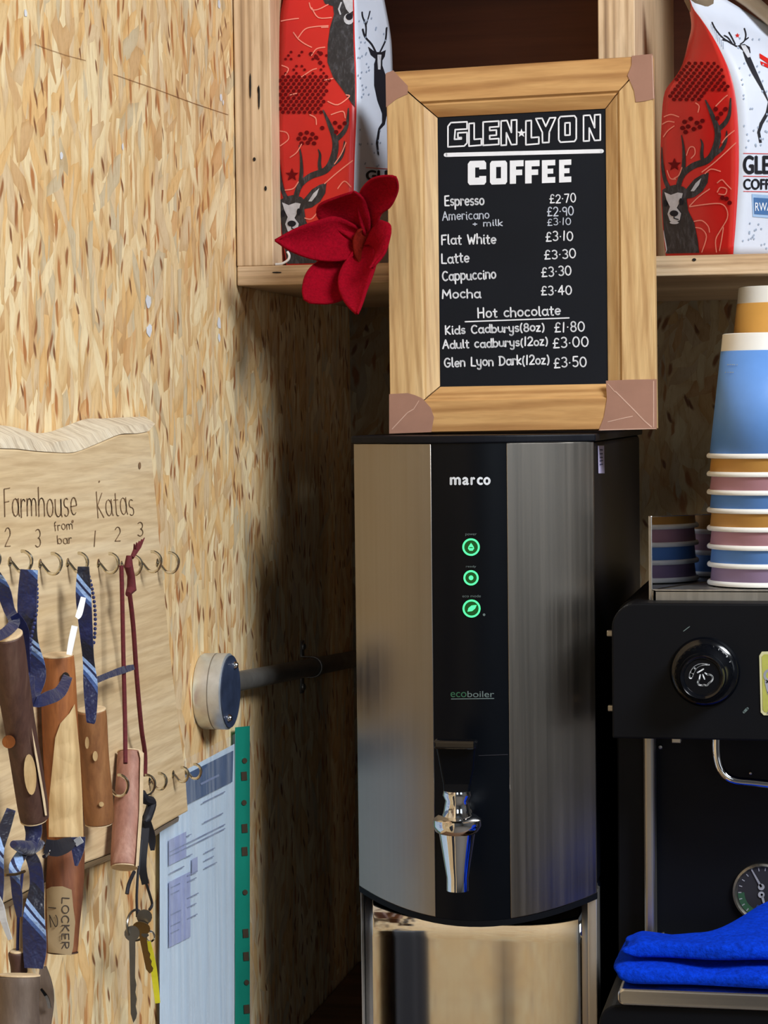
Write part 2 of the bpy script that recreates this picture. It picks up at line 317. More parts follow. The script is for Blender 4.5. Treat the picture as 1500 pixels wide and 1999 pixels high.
# ------------------------------------------------------------------ building helpers
ORG = {}
def thing(name, label, cat, loc, group=None):
    o = bpy.data.objects.new(name, None); col.objects.link(o); o.location = loc; o.empty_display_size = 0.02
    o['label'] = label; o['category'] = cat
    if group: o['group'] = group
    ORG[o.name] = V(loc); return o
def tag(o, label, cat, group=None):
    o['label'] = label; o['category'] = cat
    if group: o['group'] = group
    return o
class MB:
    def __init__(s): s.v = []; s.f = []
    def add(s, v, f):
        b = len(s.v); s.v += [V(p) for p in v]; s.f += [tuple(i + b for i in q) for q in f]; return s
    def box(s, x0, x1, y0, y1, z0, z1):
        v = [(x, y, z) for x in (x0, x1) for y in (y0, y1) for z in (z0, z1)]
        return s.add(v, [(0, 1, 3, 2), (4, 6, 7, 5), (0, 4, 5, 1), (2, 3, 7, 6), (0, 2, 6, 4), (1, 5, 7, 3)])
    def tube(s, pts, rad, n=10, caps=True):
        pts = [V(p) for p in pts]; k = len(pts)
        rr = rad if isinstance(rad, (list, tuple)) else [rad] * k
        t0 = (pts[1] - pts[0]).normalized(); a = t0.orthogonal().normalized(); rows = []
        for i, p in enumerate(pts):
            t = (pts[min(i + 1, k - 1)] - pts[max(i - 1, 0)]).normalized()
            a = (a - t * a.dot(t)).normalized(); b = t.cross(a)
            rows.append([p + (a * math.cos(2 * PI * j / n) + b * math.sin(2 * PI * j / n)) * rr[i] for j in range(n)])
        v = [p for r in rows for p in r]
        f = [(i * n + j, i * n + (j + 1) % n, (i + 1) * n + (j + 1) % n, (i + 1) * n + j) for i in range(k - 1) for j in range(n)]
        if caps: f += [tuple(range(n - 1, -1, -1)), tuple((k - 1) * n + j for j in range(n))]
        return s.add(v, f)
    def lathe(s, prof, o, axis=(0, 0, 1), n=40, caps=True):
        ax = V(axis).normalized(); a = ax.orthogonal().normalized(); b = ax.cross(a); o = V(o)
        v = [o + ax * h + (a * math.cos(2 * PI * j / n) + b * math.sin(2 * PI * j / n)) * r for r, h in prof for j in range(n)]
        k = len(prof)
        f = [(i * n + j, i * n + (j + 1) % n, (i + 1) * n + (j + 1) % n, (i + 1) * n + j) for i in range(k - 1) for j in range(n)]
        if caps: f += [tuple(range(n - 1, -1, -1)), tuple((k - 1) * n + j for j in range(n))]
        return s.add(v, f)
    def ball(s, c, r, n=8, m=5):
        pr = [(max(1e-5, r * math.sin(PI * i / m)), -r * math.cos(PI * i / m)) for i in range(m + 1)]
        return s.lathe(pr, c, n=n, caps=False)
    def prism(s, front, back):
        n = len(front)
        f = [tuple(range(n)), tuple(range(2 * n - 1, n - 1, -1))] + [(i, i + n, (i + 1) % n + n, (i + 1) % n) for i in range(n)]
        return s.add(list(front) + list(back), f)
    def grid(s, fn, nu, nv):
        v = [fn(i / nu, j / nv) for j in range(nv + 1) for i in range(nu + 1)]
        f = [(j * (nu + 1) + i, j * (nu + 1) + i + 1, (j + 1) * (nu + 1) + i + 1, (j + 1) * (nu + 1) + i) for j in range(nv) for i in range(nu)]
        return s.add(v, f)
    def build(s, name, m, parent=None, smooth=False, bevel=0.0, solid=0.0, sub=0, seg=2):
        me = bpy.data.meshes.new(name)
        xs = [p.x for p in s.v]; ys = [p.y for p in s.v]; zs = [p.z for p in s.v]
        o0 = V(((min(xs) + max(xs)) / 2, (min(ys) + max(ys)) / 2, min(zs)))
        bm = bmesh.new(); vv = [bm.verts.new(p - o0) for p in s.v]
        for q in s.f:
            try: bm.faces.new([vv[i] for i in q])
            except ValueError: pass
        bmesh.ops.remove_doubles(bm, verts=bm.verts, dist=1e-6)
        bmesh.ops.recalc_face_normals(bm, faces=bm.faces)
        for fc in bm.faces: fc.smooth = smooth
        bm.to_mesh(me); bm.free(); me.materials.append(m)
        o = bpy.data.objects.new(name, me); col.objects.link(o)
        if parent is not None:
            o.parent = parent; o.location = o0 - ORG[parent.name]
        else: o.location = o0
        ORG[o.name] = o0
        if bevel:
            b = o.modifiers.new('bevel', 'BEVEL'); b.width = bevel; b.segments = seg; b.limit_method = 'ANGLE'; b.angle_limit = R(35)
        if solid:
            b = o.modifiers.new('solid', 'SOLIDIFY'); b.thickness = solid; b.offset = 0
        if sub:
            b = o.modifiers.new('sub', 'SUBSURF'); b.levels = sub; b.render_levels = sub
        if smooth and not sub:
            try: me.set_sharp_from_angle(angle=R(40))
            except Exception: pass
        return o
def structure(o): o['kind'] = 'structure'; return o

def lerp(a, b, t): return a + (b - a) * t
def poly_at(pts, t):
    k = len(pts) - 1; x = min(max(t, 0), 1) * k; i = min(int(x), k - 1); f = x - i
    return tuple(pts[i][j] + (pts[i + 1][j] - pts[i][j]) * f for j in range(len(pts[0])))
def smooth_poly(pts, n=4):
    """Catmull-Rom through 2-D or 3-D points"""
    out = []; k = len(pts)
    for i in range(k - 1):
        p0, p1, p2, p3 = (pts[max(i - 1, 0)], pts[i], pts[i + 1], pts[min(i + 2, k - 1)])
        for q in range(n):
            t = q / n
            out.append(tuple(0.5 * (2 * b + (c - a) * t + (2 * a - 5 * b + 4 * c - d) * t * t + (3 * b - a - 3 * c + d) * t ** 3) for a, b, c, d in zip(p0, p1, p2, p3)))
    out.append(tuple(pts[-1])); return out

# drawings laid out on a surface: 2-D shapes in photo units, carried onto the real surface by a map
class Decal:
    def __init__(s): s.v = []; s.f = []
    def poly(s, pts, holes=()):
        loops = [list(pts)] + [list(h) for h in holes]
        tris = tessellate_polygon([[V((x, y, 0)) for x, y in l] for l in loops])
        b = len(s.v); s.v += [p for l in loops for p in l]; s.f += [tuple(i + b for i in t) for t in tris]; return s
    def disc(s, x, y, r, ry=None, n=12, rot=0.0):
        ry = ry or r; c, d = math.cos(rot), math.sin(rot)
        b = len(s.v)
        for i in range(n):
            u, v = r * math.cos(2 * PI * i / n), ry * math.sin(2 * PI * i / n)
            s.v.append((x + u * c - v * d, y + u * d + v * c))
        s.f.append(tuple(range(b, b + n))); return s
    def ring(s, x, y, r0, r1, n=36, a0=0, a1=360):
        b = len(s.v)
        for i in range(n + 1):
            a = R(a0 + (a1 - a0) * i / n)
            s.v += [(x + r0 * math.cos(a), y + r0 * math.sin(a)), (x + r1 * math.cos(a), y + r1 * math.sin(a))]
        s.f += [(b + 2 * i, b + 2 * i + 1, b + 2 * i + 3, b + 2 * i + 2) for i in range(n)]; return s
    def stroke(s, pts, wd, round_=True):
        k = len(pts)
        ws = wd if isinstance(wd, (list, tuple)) else [wd] * k
        for i in range(k - 1):
            (x0, y0), (x1, y1) = pts[i], pts[i + 1]; d = math.hypot(x1 - x0, y1 - y0)
            if d < 1e-6: continue
            nx, ny = -(y1 - y0) / d, (x1 - x0) / d; a, c = ws[i] / 2, ws[i + 1] / 2
            b = len(s.v)
            s.v += [(x0 + nx * a, y0 + ny * a), (x0 - nx * a, y0 - ny * a), (x1 - nx * c, y1 - ny * c), (x1 + nx * c, y1 + ny * c)]
            s.f.append((b, b + 1, b + 2, b + 3))
        if round_:
            for (x, y), q in zip(pts, ws): s.disc(x, y, q / 2, n=8)
        return s
    def rect(s, x0, y0, x1, y1): return s.poly([(x0, y0), (x1, y0), (x1, y1), (x0, y1)])
    def star(s, x, y, r):
        return s.poly([(x + (r if i % 2 == 0 else r * 0.42) * math.sin(PI * i / 5), y - (r if i % 2 == 0 else r * 0.42) * math.cos(PI * i / 5)) for i in range(10)])
    def build(s, name, m, fn, parent, maxedge=None):
        bm = bmesh.new(); vs_ = [bm.verts.new((x, y, 0)) for x, y in s.v]
        for q in s.f:
            try: bm.faces.new([vs_[i] for i in q])
            except ValueError: pass
        if maxedge:
            for _ in range(6):
                es = [e for e in bm.edges if e.calc_length() > maxedge]
                if not es: break
                bmesh.ops.subdivide_edges(bm, edges=es, cuts=1)
            bmesh.ops.triangulate(bm, faces=bm.faces)
        bm.verts.ensure_lookup_table(); bm.verts.index_update()
        mb = MB(); mb.v = [fn(v.co.x, v.co.y) for v in bm.verts]; mb.f = [tuple(v.index for v in f.verts) for f in bm.faces]; bm.free()
        me = bpy.data.meshes.new(name); o0 = mb.v[0]
        me.from_pydata([p - o0 for p in mb.v], [], mb.f); me.materials.append(m)
        if maxedge: me.polygons.foreach_set('use_smooth', [True] * len(me.polygons))
        o = bpy.data.objects.new(name, me); col.objects.link(o); o.parent = parent; o.location = o0 - ORG[parent.name]; ORG[o.name] = o0
        return o
class Plane:
    def __init__(s, p, n): s.p = V(p); s.n = V(n).normalized()
    def at(s, px, py, off=0.0):
        d = ray(px, py); t = (s.p - CAM).dot(s.n) / d.dot(s.n); return CAM + d * t + s.n * off
    def map(s, off=0.0): return lambda x, y: s.at(x, y, off)

# ------------------------------------------------------------------ hand lettering
def arc(cx, cy, rx, ry, a0, a1, n=12): return [(cx + rx * math.cos(R(a0 + (a1 - a0) * i / n)), cy + ry * math.sin(R(a0 + (a1 - a0) * i / n))) for i in range(n + 1)]
ob = lambda: arc(.4, .5, .38, .5, 30, 390)
GL = {
 'a': (.9, [ob(), [(.78, 1), (.78, .2), (.9, 0)]]), 'b': (.85, [[(0, 1.6), (.02, 0)], arc(.38, .5, .38, .5, 180, -180)]),
 'c': (.75, [arc(.4, .5, .38, .5, 55, 310)]), 'd': (.9, [ob(), [(.8, 1.6), (.78, .2), (.88, 0)]]),
 'e': (.8, [[(.04, .5), (.74, .55)] + arc(.4, .52, .36, .5, 10, 310)]), 'h': (.8, [[(0, 1.6), (0, 0)], [(0, .6)] + arc(.36, .6, .34, .4, 170, 0) + [(.7, 0)]]),
 'i': (.25, [[(.08, 1), (.08, .1), (.2, 0)], [(.08, 1.4), (.1, 1.45)]]), 'k': (.7, [[(0, 1.6), (0, 0)], [(.6, 1), (.05, .45), (.62, 0)]]),
 'l': (.28, [[(.06, 1.6), (.06, .15), (.22, 0)]]), 'm': (1.25, [[(0, 1), (0, 0)], [(0, .6)] + arc(.28, .65, .26, .35, 170, 0) + [(.54, 0)], [(.54, .6)] + arc(.84, .65, .28, .35, 170, 0) + [(1.12, 0)]]),
 'n': (.8, [[(0, 1), (0, 0)], [(0, .6)] + arc(.36, .62, .34, .38, 170, 0) + [(.7, 0)]]), 'o': (.85, [arc(.4, .5, .38, .5, 90, 450)]),
 'p': (.85, [[(0, 1), (0, -.6)], arc(.38, .5, .38, .5, 180, -180)]), 'r': (.55, [[(0, 1), (0, 0)], [(0, .55)] + arc(.3, .6, .28, .38, 160, 45)]),
 's': (.65, [arc(.32, .74, .28, .25, 50, 250, 8) + arc(.3, .25, .28, .25, 80, -140, 8)]), 't': (.55, [[(.22, 1.4), (.22, .2)] + arc(.42, .2, .2, .2, 180, 290, 5), [(0, 1), (.5, 1)]]),
 'u': (.85, [[(0, 1), (0, .4)] + arc(.36, .4, .36, .4, 180, 360) + [(.72, 1)], [(.72, 1), (.74, .1), (.84, 0)]]), 'y': (.8, [[(0, 1), (.05, .5)] + arc(.36, .5, .32, .4, 190, 340) + [(.7, 1)], [(.7, 1), (.66, -.3)] + arc(.36, -.35, .3, .28, 0, -150)]),
 'z': (.65, [[(0, 1), (.55, 1), (0, 0), (.6, 0)]]), 'f': (.5, [arc(.35, 1.3, .2, .3, 60, 180) + [(.15, 0)], [(0, .95), (.4, .95)]]),
 'A': (1.05, [[(0, 0), (.5, 1.6), (.98, 0)], [(.2, .6), (.8, .62)]]), 'C': (1.0, [arc(.55, .8, .52, .8, 50, 310)]), 'D': (1.05, [[(.1, 1.6), (.1, 0)], [(0, 1.6)] + arc(.3, .8, .68, .8, 80, -80) + [(0, 0)]]),
 'E': (.85, [[(.75, 1.6), (.05, 1.55), (.05, .02), (.78, 0)], [(.05, .8), (.65, .85)]]), 'F': (.8, [[(.75, 1.6), (.05, 1.55), (.05, 0)], [(.05, .8), (.6, .85)]]),
 'G': (1.1, [arc(.55, .8, .52, .8, 45, 330) + [(1.0, .7), (.6, .7)]]), 'H': (1.0, [[(.05, 1.6), (.05, 0)], [(.85, 1.6), (.85, 0)], [(.05, .8), (.85, .85)]]),
 'K': (.9, [[(.05, 1.6), (.05, 0)], [(.75, 1.5), (.08, .75), (.8, 0)]]), 'L': (.8, [[(.1, 1.6), (.05, .05), (.75, .0)]]), 'M': (1.25, [[(0, 0), (.1, 1.6), (.6, .5), (1.05, 1.6), (1.15, 0)]]),
 'O': (1.1, [arc(.52, .8, .5, .8, 90, 450)]), 'R': (.95, [[(.05, 0), (.05, 1.6)] + arc(.3, 1.2, .5, .4, 80, -80) + [(.1, .78), (.85, 0)]]), 'W': (1.3, [[(0, 1.6), (.3, 0), (.6, 1.1), (.9, 0), (1.2, 1.6)]]),
 '0': (1.0, [arc(.46, .8, .44, .8, 90, 450)]), '1': (.4, [[(.2, 1.6), (.12, 0)]]), '2': (.85, [arc(.4, 1.15, .38, .45, 160, -30, 8) + [(0, 0), (.78, .02)]]),
 '3': (.8, [arc(.35, 1.2, .36, .4, 140, -80, 8) + arc(.35, .42, .4, .42, 80, -140, 8)]), '4': (.95, [[(.6, 0), (.6, 1.6), (0, .5), (.9, .55)]]), '5': (.85, [[(.75, 1.6), (.15, 1.6), (.1, .9)] + arc(.38, .5, .4, .48, 120, -140, 9)]),
 '7': (.85, [[(0, 1.6), (.75, 1.6), (.25, 0)]]), '8': (.85, [arc(.4, 1.2, .32, .38, 90, 450), arc(.4, .42, .38, .42, 90, 450)]), '9': (.85, [arc(.4, 1.15, .36, .42, 0, 360), [(.76, 1.2), (.7, 0)]]),
 '£': (.9, [arc(.5, 1.15, .3, .42, 30, 190, 8) + [(.22, .3), (.05, 0), (.8, .02)], [(.0, .75), (.6, .78)]]), '·': (.35, [[(.12, .7), (.16, .72)]]), '(': (.4, [arc(.5, .6, .45, 1.0, 120, 240, 6)]), ')': (.4, [arc(-.1, .6, .45, 1.0, 60, -60, 6)]),
 '+': (.7, [[(.3, .8), (.3, .2)], [(0, .5), (.6, .5)]]), ' ': (.6, []), 'j': (.4, [[(.2, 1), (.2, -.3), (0, -.5)]]),
}
def hand(dec, txt, x0, y0, x1, y1, cap, wd, rot=None):
    """write txt from baseline point (x0,y0) to (x1,y1) with capital height cap"""
    gap = 0.22; tot = sum(GL[ch][0] + gap for ch in txt) - gap
    ux, uy = (x1 - x0) / tot, (y1 - y0) / tot; L = math.hypot(x1 - x0, y1 - y0)
    vx, vy = (y1 - y0) / L * cap / 1.6, -(x1 - x0) / L * cap / 1.6
    pen = 0
    for ch in txt:
        w_, st = GL[ch]; j = random.uniform(-.06, .06); k = random.uniform(.95, 1.05)
        for s_ in st:
            dec.stroke([(x0 + ux * (pen + a) + vx * (b * k + j), y0 + uy * (pen + a) + vy * (b * k + j)) for a, b in s_], wd)
        pen += w_ + gap
def font2d(txt):
    cu = bpy.data.curves.new('t', 'FONT'); cu.body = txt; o = bpy.data.objects.new('t', cu); col.objects.link(o)
    dg = C.evaluated_depsgraph_get(); me = bpy.data.meshes.new_from_object(o.evaluated_get(dg))
    v = [(p.co.x, p.co.y) for p in me.vertices]; f = [tuple(q.vertices) for q in me.polygons]
    bpy.data.objects.remove(o); bpy.data.curves.remove(cu); bpy.data.meshes.remove(me)
    xs = [a for a, b in v]; ys = [b for a, b in v]; x0, x1, y0, y1 = min(xs), max(xs), min(ys), max(ys)
    return [((a - x0) / (x1 - x0), (b - y0) / (y1 - y0)) for a, b in v], f
def font(dec, txt, x0, y0, x1, y1, bold=0.0):
    """printed letters filling the box from bottom-left (x0,y0) to top-right (x1,y1)"""
    v, f = font2d(txt)
    for ox, oy in ((bold, 0), (-bold, 0), (0, bold * .8), (0, -bold * .8)) if bold else ():
        b = len(dec.v); dec.v += [(x0 + ox + (x1 - x0) * a, y0 + oy + (y1 - y0) * c) for a, c in v]; dec.f += [tuple(i + b for i in q) for q in f]
    b = len(dec.v)
    dec.v += [(x0 + (x1 - x0) * a, y0 + (y1 - y0) * c) for a, c in v]; dec.f += [tuple(i + b for i in q) for q in f]
BL = {
 'G': ([(.15, 1), (1, 1), (1, .7), (.38, .7), (.34, .3), (.7, .3), (.7, .36), (.52, .36), (.52, .56), (1, .56), (1, .12), (.85, 0), (0, 0), (0, .85)], None),
 'L': ([(0, 1), (.42, 1), (.42, .28), (1, .28), (1, 0), (0, 0)], None),
 'E': ([(0, 1), (1, 1), (1, .76), (.42, .76), (.42, .62), (.85, .62), (.85, .4), (.42, .4), (.42, .25), (1, .25), (1, 0), (0, 0)], None),
 'F': ([(0, 1), (1, 1), (1, .74), (.45, .74), (.45, .6), (.9, .6), (.9, .36), (.45, .36), (.45, 0), (0, 0)], None),
 'N': ([(0, 1), (.38, 1), (.66, .5), (.66, 1), (1, 1), (1, 0), (.66, 0), (.34, .5), (.34, 0), (0, 0)], None),
 'Y': ([(0, 1), (.32, 1), (.5, .66), (.7, 1), (1, 1), (.68, .42), (.66, 0), (.34, 0), (.33, .42)], None),
 'O': ([(.1, 1), (.9, 1), (1, .9), (1, .1), (.9, 0), (.1, 0), (0, .1), (0, .9)], [(.36, .74), (.64, .74), (.64, .26), (.36, .26)]),
 'C': ([(.12, 1), (.9, 1), (1, .9), (1, .64), (.62, .64), (.62, .72), (.4, .72), (.4, .3), (.62, .3), (.62, .36), (1, .36), (1, .1), (.9, 0), (.1, 0), (0, .1), (0, .88)], None)}
def block(dec, ch, x0, yt, x1, yb, outline=None, sk=0.0):
    o, h = BL[ch]; f = lambda l: [(x0 + (x1 - x0) * a, yb + (yt - yb) * b + sk * a) for a, b in l]
    if outline:
        for l in (o, h):
            if l: q = f(l); dec.stroke(q + [q[0]], outline)
    else: dec.poly(f(o), [f(h)] if h else [])

# ================================================================== THE ROOM
YB = 2.43                                   # back wall
WX = onY(684, 750, YB).x                    # left wall
YS = onX(463, 540, WX + 0.001).y            # front of the shelf unit
XR, YF, ZC = 3.2, -3.2, 3.0
# left wall, slab to its outer side
structure(MB().box(WX - 0.06, WX, YF, YB + 0.06, 0, ZC).build('wall_left', M['osb_side']))
structure(MB().box(WX, XR, YB, YB + 0.06, 0, ZC).build('wall_back', M['osb_back_shaded']))
structure(MB().box(WX - 0.06, XR + 0.06, YF - 0.06, YB + 0.06, -0.06, 0).build('floor', M['grey_floor']))
def holed(name, a0, a1, b0, b1, h0, h1, k0, k1, place, m):
    mb = MB()
    for (p0, p1, q0, q1) in ((a0, h0, b0, b1), (h1, a1, b0, b1), (h0, h1, b0, k0), (h0, h1, k1, b1)):
        mb.box(*place(p0, p1, q0, q1))
    return structure(mb.build(name, m))
holed('wall_right', YF, YB, 0, ZC, -2.5, -0.7, 1.0, 2.5, lambda a, b, c, d: (XR, XR + 0.06, a, b, c, d), M['wall_paint'])
holed('wall_front', WX, XR, 0, ZC, 0.3, 1.5, 1.2, 2.6, lambda a, b, c, d: (a, b, YF - 0.06, YF, c, d), M['wall_paint'])
holed('ceiling', WX, XR, YF, YB, 0.85, 2.15, -0.4, 0.85, lambda a, b, c, d: (a, b, c, d, ZC, ZC + 0.06), M['wall_paint'])
def window(name, pts_place, a0, a1, b0, b1):
    fr = MB(); t = 0.05
    for (p0, p1, q0, q1) in ((a0, a1, b0, b0 + t), (a0, a1, b1 - t, b1), (a0, a0 + t, b0 + t, b1 - t), (a1 - t, a1, b0 + t, b1 - t), ((a0 + a1) / 2 - t / 2, (a0 + a1) / 2 + t / 2, b0 + t, b1 - t)):
        fr.box(*pts_place(p0, p1, q0, q1, 0.0, 0.06))
    o = structure(fr.build(name, M['white_paint']))
    MB().box(*pts_place(a0 + t, a1 - t, b0 + t, b1 - t, 0.035, 0.041)).build('window_pane', M['window_glass'], o)
window('window_1', lambda a, b, c, d, e, f: (XR + e, XR + f, a, b, c, d), -2.5, -0.7, 1.0, 2.5)
window('window_2', lambda a, b, c, d, e, f: (a, b, YF - f, YF - e, c, d), 0.3, 1.5, 1.2, 2.6)
window('window_3', lambda a, b, c, d, e, f: (a, b, c, d, ZC + e, ZC + f), 0.85, 2.15, -0.4, 0.85)
structure(MB().box(WX, WX + 0.03, -2.3, -1.95, 0, 2.4).build('trim_1', M['pale_paint'], bevel=0.003))
# flecks of white paint on the left wall
fl = MB()
wl = bpy.data.objects['wall_left']
for (px, py, rx, ry) in ((50, 25, 5, 9), (120, 304, 5, 11), (428, 8, 5, 12), (432, 190, 5, 8), (436, 200, 3, 6), (290, 590, 9, 16), (292, 645, 9, 15), (428, 630, 7, 16), (428, 658, 5, 10), (240, 286, 3, 8)):
    c = onX(px, py, WX + 0.0004); m_ = mpp(c); n = 9
    ring_ = [c + V((0, rx * 2.4 * m_ * math.cos(2 * PI * i / n) * random.uniform(.6, 1), ry * m_ * math.sin(2 * PI * i / n) * random.uniform(.6, 1.1))) for i in range(n)]
    fl.add(ring_, [tuple(range(n))])
fl.build('paint_fleck', M['white_paint'], wl)
scr = Decal(); scr.stroke([(68, 86), (100, 98), (130, 108), (168, 118)], 0.8, False); scr.stroke([(222, 145), (300, 172), (380, 202), (446, 224)], 0.9, False)
scr.build('pencil_line', M['bark_brown'], lambda x, y: onX(x, y, WX + .0005), wl)

# ================================================================== PLYWOOD SHELF UNIT
zt = onY(463, 520, YS).z; zb = onY(463, 558, YS).z
xl1 = onY(531, 300, YS).x; xd0 = onY(1168, 60, YS).x; xd1 = onY(1240, 60, YS).x
ztop_sh = zt + 0.42; xsr = xd1 + (xd0 - xl1) + 0.03
sh = thing('shelf_unit', 'plywood pigeonhole shelf unit fixed above the water boiler, holding coffee bags', 'shelf', (WX + 0.3, YB - 0.2, zb))
yb_ = YB - 0.002
MB().box(WX + 0.001, xl1, YS, yb_, zt, ztop_sh).build('side_panel', M['ply_upright'], sh, bevel=0.001)
MB().box(xd0, xd1, YS, yb_ - 0.012, zt, ztop_sh).build('divider', M['ply_upright'], sh, bevel=0.001)
MB().box(xsr, xsr + 0.03, YS, yb_, zt, ztop_sh).build('side_panel', M['ply_upright'], sh, bevel=0.001)
MB().box(WX + 0.001, xsr + 0.03, YS, yb_, zb, zt).build('bottom_board', M['ply_board'], sh, bevel=0.0012)
MB().box(WX + 0.001, xsr + 0.03, YS, yb_, ztop_sh, ztop_sh + 0.018).build('top_board', M['ply_board'], sh, bevel=0.001)
MB().box(xl1, xsr, yb_ - 0.012, yb_, zt, ztop_sh).build('back_panel', M['shelf_back'], sh)
# voids in the plywood edge
ps = Plane((0, YS, 0), (0, -1, 0)); dk = Decal()
for (x, y, a, b) in ((489, 168, 2, 26), (506, 190, 2, 25), (497, 311, 3, 4), (519, 368, 2.5, 5), (541, 532, 10, 1.6), (1356, 507, 4, 3), (505, 176, 2, 8)):
    dk.disc(x, y, a, b, 8)
dk.build('edge_void', M['dark_gap'], ps.map(0.0006), sh)

# ================================================================== COFFEE BAGS
class Bag:
    def __init__(s, L, Bp, Cp, ya, yb, yc, bul=0.004):
        s.L, s.B, s.C, s.y = L, Bp, Cp, (ya, yb, yc); s.bul = bul
        s.L, s.B, s.C = smooth_poly(L, 3), smooth_poly(Bp, 3), smooth_poly(Cp, 3)
    def corners(s, v):
        a, b, c = poly_at(s.L, v), poly_at(s.B, v), poly_at(s.C, v)
        k = max(0, (v - 0.45) / 0.55) ** 1.5           # the top closes towards the middle depth
        ym = (s.y[0] + s.y[2]) / 2
        A, B_, C_ = onY(a[0], a[1], lerp(s.y[0], ym, k * .3)), onY(b[0], b[1], lerp(s.y[1], ym, k * .55)), onY(c[0], c[1], lerp(s.y[2], ym, k * .2))
        if v < 0.12:
            q = 1 - v / 0.12
            for P in (A, B_, C_): P.z = lerp(P.z, zt + 0.0008 + v * 0.27, q)
        return A, B_, C_, A + C_ - B_
    def red(s, u, v):
        A, B_, C_, D = s.corners(v); n = (B_ - A).cross(V((0, 0, 1))).normalized()
        return A + (B_ - A) * u + n * (s.bul * math.sin(PI * u) * math.sin(PI * min(1, v * 1.1)))
    def white(s, u, v):
        A, B_, C_, D = s.corners(v); n = (C_ - B_).cross(V((0, 0, 1))).normalized()
        return B_ + (C_ - B_) * u + n * (s.bul * 1.5 * math.sin(PI * u) * math.sin(PI * min(1, v * 1.1)))
    def map(s, fn, off):
        def m_(px, py):
            u, v = 0.5, min(0.98, max(0.02, (505 - py) / 560))
            for _ in range(9):
                x, y = proj(fn(u, v)); e = 1e-3
                xu, yu = proj(fn(u + e, v)); xv, yv = proj(fn(u, v + e))
                a, b, c, d = (xu - x) / e, (xv - x) / e, (yu - y) / e, (yv - y) / e; det = a * d - b * c
                if abs(det) < 1e-6: break
                ex, ey = px - x, py - y
                if abs(ex) + abs(ey) < 0.05: break
                u += max(-.3, min(.3, (d * ex - b * ey) / det)); v += max(-.2, min(.2, (a * ey - c * ex) / det))
                u = min(1.05, max(-0.05, u)); v = min(1.0, max(0.0, v))
            u = min(0.985, max(0.015, u)); v = min(0.99, max(0.004, v)); e = 2e-3
            n = (fn(u + e, v) - fn(u - e, v)).cross(fn(u, min(1, v + e)) - fn(u, v - e))
            n.normalize(); p = fn(u, v)
            if n.dot(CAM - p) < 0: n = -n
            return p + n * off
        return m_
def make_bag(b, name, label):
    N = 36; A0, B0, C0, D0 = b.corners(0)
    t = thing(name, label, 'coffee bag', ((A0 + C0) / 2), 'coffee bags on the shelf')
    MB().grid(b.red, 10, N).build('side_gusset', M['bag_red'], t, True, solid=0.0006)
    MB().grid(b.white, 10, N).build('front_face', M['bag_white'], t, True, solid=0.0006)
    def back(u, v):
        A, B_, C_, D = b.corners(v); return lerp(C_, D, u * 2) if u < .5 else lerp(D, A, u * 2 - 1)
    MB().grid(back, 8, N).build('back_face', M['bag_red'], t, True, solid=0.0006)
    MB().add([A0, B0, C0, D0], [(0, 1, 2, 3)]).build('bag_base', M['bag_red'], t, solid=0.0006)
    T = b.corners(1); MB().add(list(T), [(0, 1, 2, 3)]).build('top_seal', M['bag_kraft'], t, solid=0.0006)
    return t
def zz(o, s_): return lambda pts: [(o[0] + x / s_, o[1] + y / s_) for x, y in pts]
def stag(t, b, dx, dy):
    """stag's head, antlers, star and contour lines printed on the red gusset"""
    z = lambda pts: [(1150 + x / 3.332 + dx, y / 3.332 + dy) for x, y in pts]
    mp = b.map(b.red, 0.0007); mp2 = b.map(b.red, 0.0012)
    d = Decal()
    d.poly(z([(482, 1235), (520, 1212), (565, 1202), (620, 1215), (652, 1245), (640, 1300), (650, 1370), (690, 1450), (712, 1560), (722, 1645), (506, 1650), (494, 1560), (490, 1480), (476, 1380)]))
    d.poly(z([(632, 1235), (690, 1165), (740, 1135), (784, 1122), (776, 1190), (742, 1245), (690, 1282), (645, 1292)]))
    for pts, ws in (([(585, 1215), (612, 1140), (680, 1080), (780, 1040), (828, 960), (842, 860), (806, 750), (762, 652)], [34, 34, 40, 42, 44, 40, 28, 8]),
                    ([(836, 850), (890, 800), (918, 740), (926, 640)], [34, 30, 22, 8]), ([(800, 1020), (866, 970), (895, 910), (900, 852)], [26, 26, 20, 6]),
                    ([(745, 1048), (738, 1000), (742, 940), (730, 905)], [26, 22, 16, 5]), ([(612, 1150), (622, 1050), (618, 950), (606, 880)], [30, 24, 14, 5]),
                    ([(520, 1220), (496, 1160), (480, 1060), (477, 960)], [30, 24, 16, 6])):
        d.stroke(z(smooth_poly(pts, 4)), [w_ / 3.332 for w_ in [poly_at([(q,) for q in ws], i / (4 * (len(pts) - 1)))[0] for i in range(4 * (len(pts) - 1) + 1)]])
    d.build('stag_print', M['print_dark'], mp, t, 7)
    g = Decal()
    g.poly(z([(498, 1250), (540, 1268), (585, 1252), (618, 1258), (606, 1300), (578, 1352), (606, 1388), (598, 1432), (566, 1446), (534, 1438), (518, 1392), (534, 1345), (512, 1300)]))
    g.poly(z([(668, 1244), (700, 1192), (738, 1158), (722, 1204), (690, 1244)])); g.disc(*z([(562, 1448)])[0], 9, 3)
    g.stroke(z([(490, 1500), (505, 1580), (512, 1625), (490, 1660)]), 2.0)
    g.build('muzzle_print', M['print_grey'], mp2, t, 7)
    k = Decal()
    k.disc(*z([(562, 1388)])[0], 8.5, 6); k.disc(*z([(504, 1322)])[0], 3, 7); k.disc(*z([(606, 1312)])[0], 3.5, 7); k.stroke(z([(562, 1400), (562, 1420), (590, 1428)]), 2)
    k.build('nose_print', M['print_black'], b.map(b.red, 0.0016), t, 7)
    r_ = Decal(); r_.star(*z([(560, 1072)])[0], 13.5)
    return r_, z
